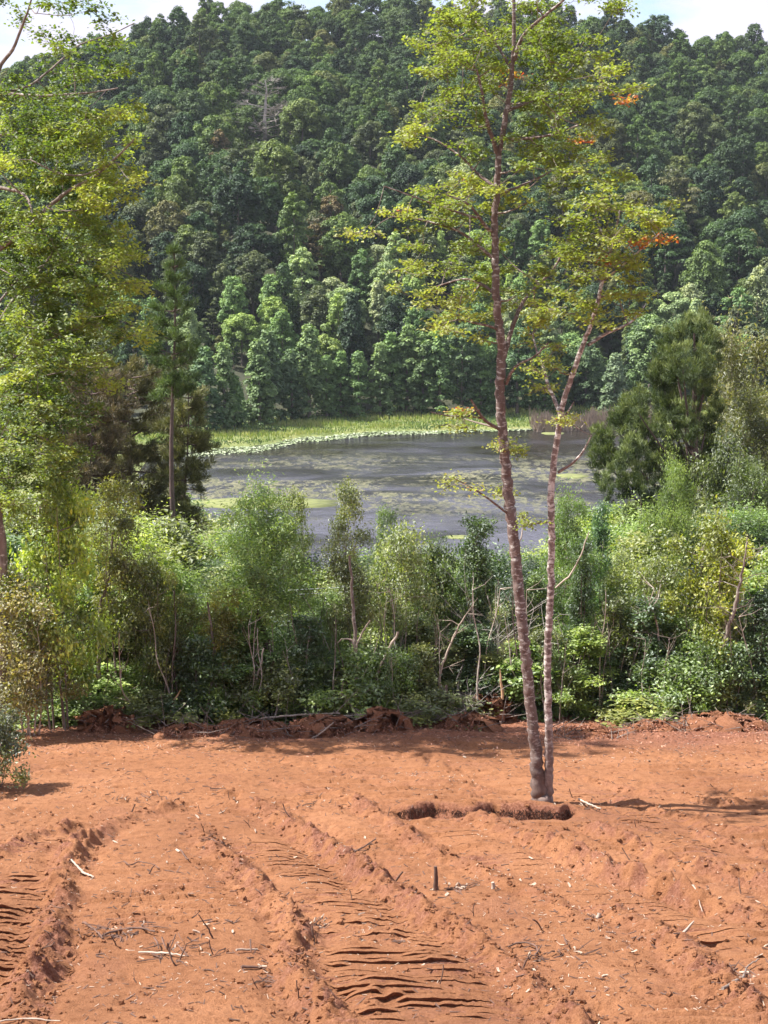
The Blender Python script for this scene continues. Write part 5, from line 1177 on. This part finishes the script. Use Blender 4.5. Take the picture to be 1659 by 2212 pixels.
# wood chips: single ones, then the uncountable rest
def chip_geo(seed):
    r = np.random.RandomState(seed); g = Geo(); L, W_, H = 1.0, r.uniform(.22, .4), r.uniform(.06, .12)
    v = np.array([[x * L / 2 * (1 if y > 0 else r.uniform(.6, 1)), y * W_ / 2, z * H / 2 + .04] for z in (-1, 1) for x, y in ((-1, -1), (0, -1.1), (1, -.7), (1, .7), (0, 1), (-1, .9))], float)
    v[:, 2] += .10 * np.abs(v[:, 0]) * r.uniform(-.6, 1.4); v += r.randn(*v.shape) * .02
    q = [[0, 1, 4, 5], [1, 2, 3, 4], [7, 6, 11, 10], [8, 7, 10, 9]] + [[k, k + 6, (k + 1) % 6 + 6, (k + 1) % 6] for k in range(6)]
    g.add(v, q, .5); return g
chipM = [chip_geo(40 + j).mesh('wood_chip', [M['chip']]) for j in range(5)]
P, yn = scatter_px(420, 1640, 2205, 1.0); P = P[fbm(P[:, 0] * .9, P[:, 1] * .9, 3, 401) > .56][:120]
for (x, y, z) in P:
    o = link('wood_chip', random.choice(chipM), None, (x, y, gz1(x, y) + .015)); s = random.uniform(.035, .085) * (1.35 if random.random() < .15 else 1); o.scale = (s, s, s); o.rotation_euler = (random.gauss(0, .35), random.gauss(0, .35), random.uniform(0, 6.28))
    tag(o, 'small pale wood chip lying on the red soil', 'wood chip', 'pale wood chips scattered over the field')
def chips_batch(g, P, s, rz, tl, tint, flat=.16):
    n = len(P); c, s_ = np.cos(rz), np.sin(rz); base = np.array([[-.5, -.09, 0], [.5, -.05, 0], [.5, .05, 0], [-.5, .09, 0], [-.5, -.08, flat], [.5, -.05, flat * .8], [.5, .05, flat * .8], [-.5, .08, flat]])
    v = base[None] * s[:, None, None]; v[:, :, 2] += v[:, :, 0] * tl[:, None]
    X = v[:, :, 0] * c[:, None] - v[:, :, 1] * s_[:, None]; Y = v[:, :, 0] * s_[:, None] + v[:, :, 1] * c[:, None]
    V = np.stack([X, Y, v[:, :, 2]], -1) + P[:, None]
    f = np.array([[4, 5, 6, 7], [0, 1, 5, 4], [1, 2, 6, 5], [2, 3, 7, 6], [3, 0, 4, 7]])[None] + (np.arange(n) * 8)[:, None, None]
    g.add(V, f, np.repeat(tint, 8))
g = Geo(); n = 9000; P, yn = scatter_px(n, 1585, 2205, 1.8); k = (P[:, 1] > 9) & (fbm(P[:, 0] * 1.2, P[:, 1] * 1.2, 3, 403) + .12 * R.randn(n) > .60); P = P[k]; n = len(P); P[:, 2] = full_z(P[:, 0], P[:, 1]) + .004
chips_batch(g, P, R.uniform(.010, .045, n), R.uniform(0, 6.28, n), R.normal(0, .3, n), R.rand(n))
tag(link('wood_litter', g.mesh('wood_litter', [M['chip']])), 'fine pale wood splinters strewn over the red soil', 'litter', kind='stuff')
g = Geo(); n = 5200; P, yn = scatter_px(n, 1575, 2205, 3.2); P = P[P[:, 1] > 9]; n = len(P); P[:, 2] = full_z(P[:, 0], P[:, 1]) + .004
chips_batch(g, P, R.uniform(.02, .10, n), R.normal(0, .7, n), R.normal(0, .35, n), R.rand(n), .07)
tag(link('twig_litter', g.mesh('twig_litter', [M['wood_dark']])), 'dark shredded twigs strewn over the soil, thickest by the thicket', 'litter', kind='stuff')
g = Geo(); n = 9000; x = R.uniform(-11, 11, n); y = 28.2 + R.randn(n) * 1.6 - np.abs(R.randn(n)) * .8; k = (y > 20) & (y < 31.5); x, y = x[k], y[k]; n = len(x)
P = np.stack([x, y, full_z(x, y) + .006], -1); g.leaves(P, norm(np.stack([R.randn(n) * .5, R.randn(n) * .5, np.ones(n)], -1)), R.uniform(.03, .09, n), .03, R.rand(n))
tag(link('leaf_litter', g.mesh('leaf_litter', [M['rust']])), 'rusty dead leaves and shredded bark along the foot of the thicket', 'litter', kind='stuff')
# clods of soil, thick on the ridges
n = 16000; P, yn = scatter_px(n, 1600, 2210, 1.1); P = P[P[:, 1] > 9]
dm = np.full(len(P), 9.)
for pts_, A, wd in RIDGES: dm = np.minimum(dm, poly_dist(P[:, 0], P[:, 1], poly(pts_))[0] * (.08 / A))
k = R.rand(len(P)) < np.exp(-(dm / .22) ** 2) * .9 + .10; P = P[k]; n = len(P); P[:, 2] = full_z(P[:, 0], P[:, 1])
octv = np.array([[1, 0, 0], [0, 1, 0], [-1, 0, 0], [0, -1, 0], [.5, .5, .75], [-.5, .5, .7], [-.5, -.5, .75], [.5, -.5, .7]], float)
s = .010 + .028 * R.rand(n) ** 3
V = (octv[None] + R.randn(n, 8, 3) * .16) * s[:, None, None] + P[:, None]
fq = np.array([[4, 5, 6, 7], [0, 1, 5, 4], [1, 2, 6, 5], [2, 3, 7, 6], [3, 0, 4, 7]])[None] + (np.arange(n) * 8)[:, None, None]
g = Geo(); g.add(V, fq, .1); tag(link('soil_clods', g.mesh('soil_clods', [M['soil']])), 'loose crumbs of red soil along the track ridges', 'soil', kind='stuff')

# utility cables crossing behind the thicket
for (y0, y1, lb) in [(1268, 1250, 'upper thin cable strung behind the feathery tree'), (1273, 1262, 'second thin cable just under the upper one'), (1333, 1318, 'lowest thin cable strung across the thicket')]:
    A = at(-300, y0 + 8, 31.2); B = at(1000, y1 - 2, 31.6); t = np.linspace(0, 1, 40)[:, None]; Q = A + (B - A) * t; Q[:, 2] -= .25 * (4 * t * (1 - t))[:, 0]
    g = Geo(); g.tube(Q - A, .0055, 6); o = link('cable', g.mesh('cable', [M['cable']], True), None, tuple(A)); tag(o, lb, 'cable')

# ------------------------------------------------------------ air
HAZE = 0.00009
m, n, o = new_mat('haze'); pv = nd(n, 'ShaderNodeVolumePrincipled', Density=HAZE); pv.inputs['Color'].default_value = (.80, .88, 1, 1); n.links.new(pv.outputs[0], o.inputs['Volume'])
if HAZE > 0:
    v = np.array([[x, y, z] for z in (-62, 115) for x, y in ((-1250, -60), (1250, -60), (1250, 1520), (-1250, 1520))], float)
    g = Geo(); g.add(v, [[0, 3, 2, 1], [4, 5, 6, 7], [0, 1, 5, 4], [1, 2, 6, 5], [2, 3, 7, 6], [3, 0, 4, 7]])
    hz = link('haze', g.mesh('haze', [m])); tag(hz, 'thin summer haze over the valley', 'haze', kind='stuff')
print('objects', len(bpy.data.objects), 'hill', pale, dark, len(rest))
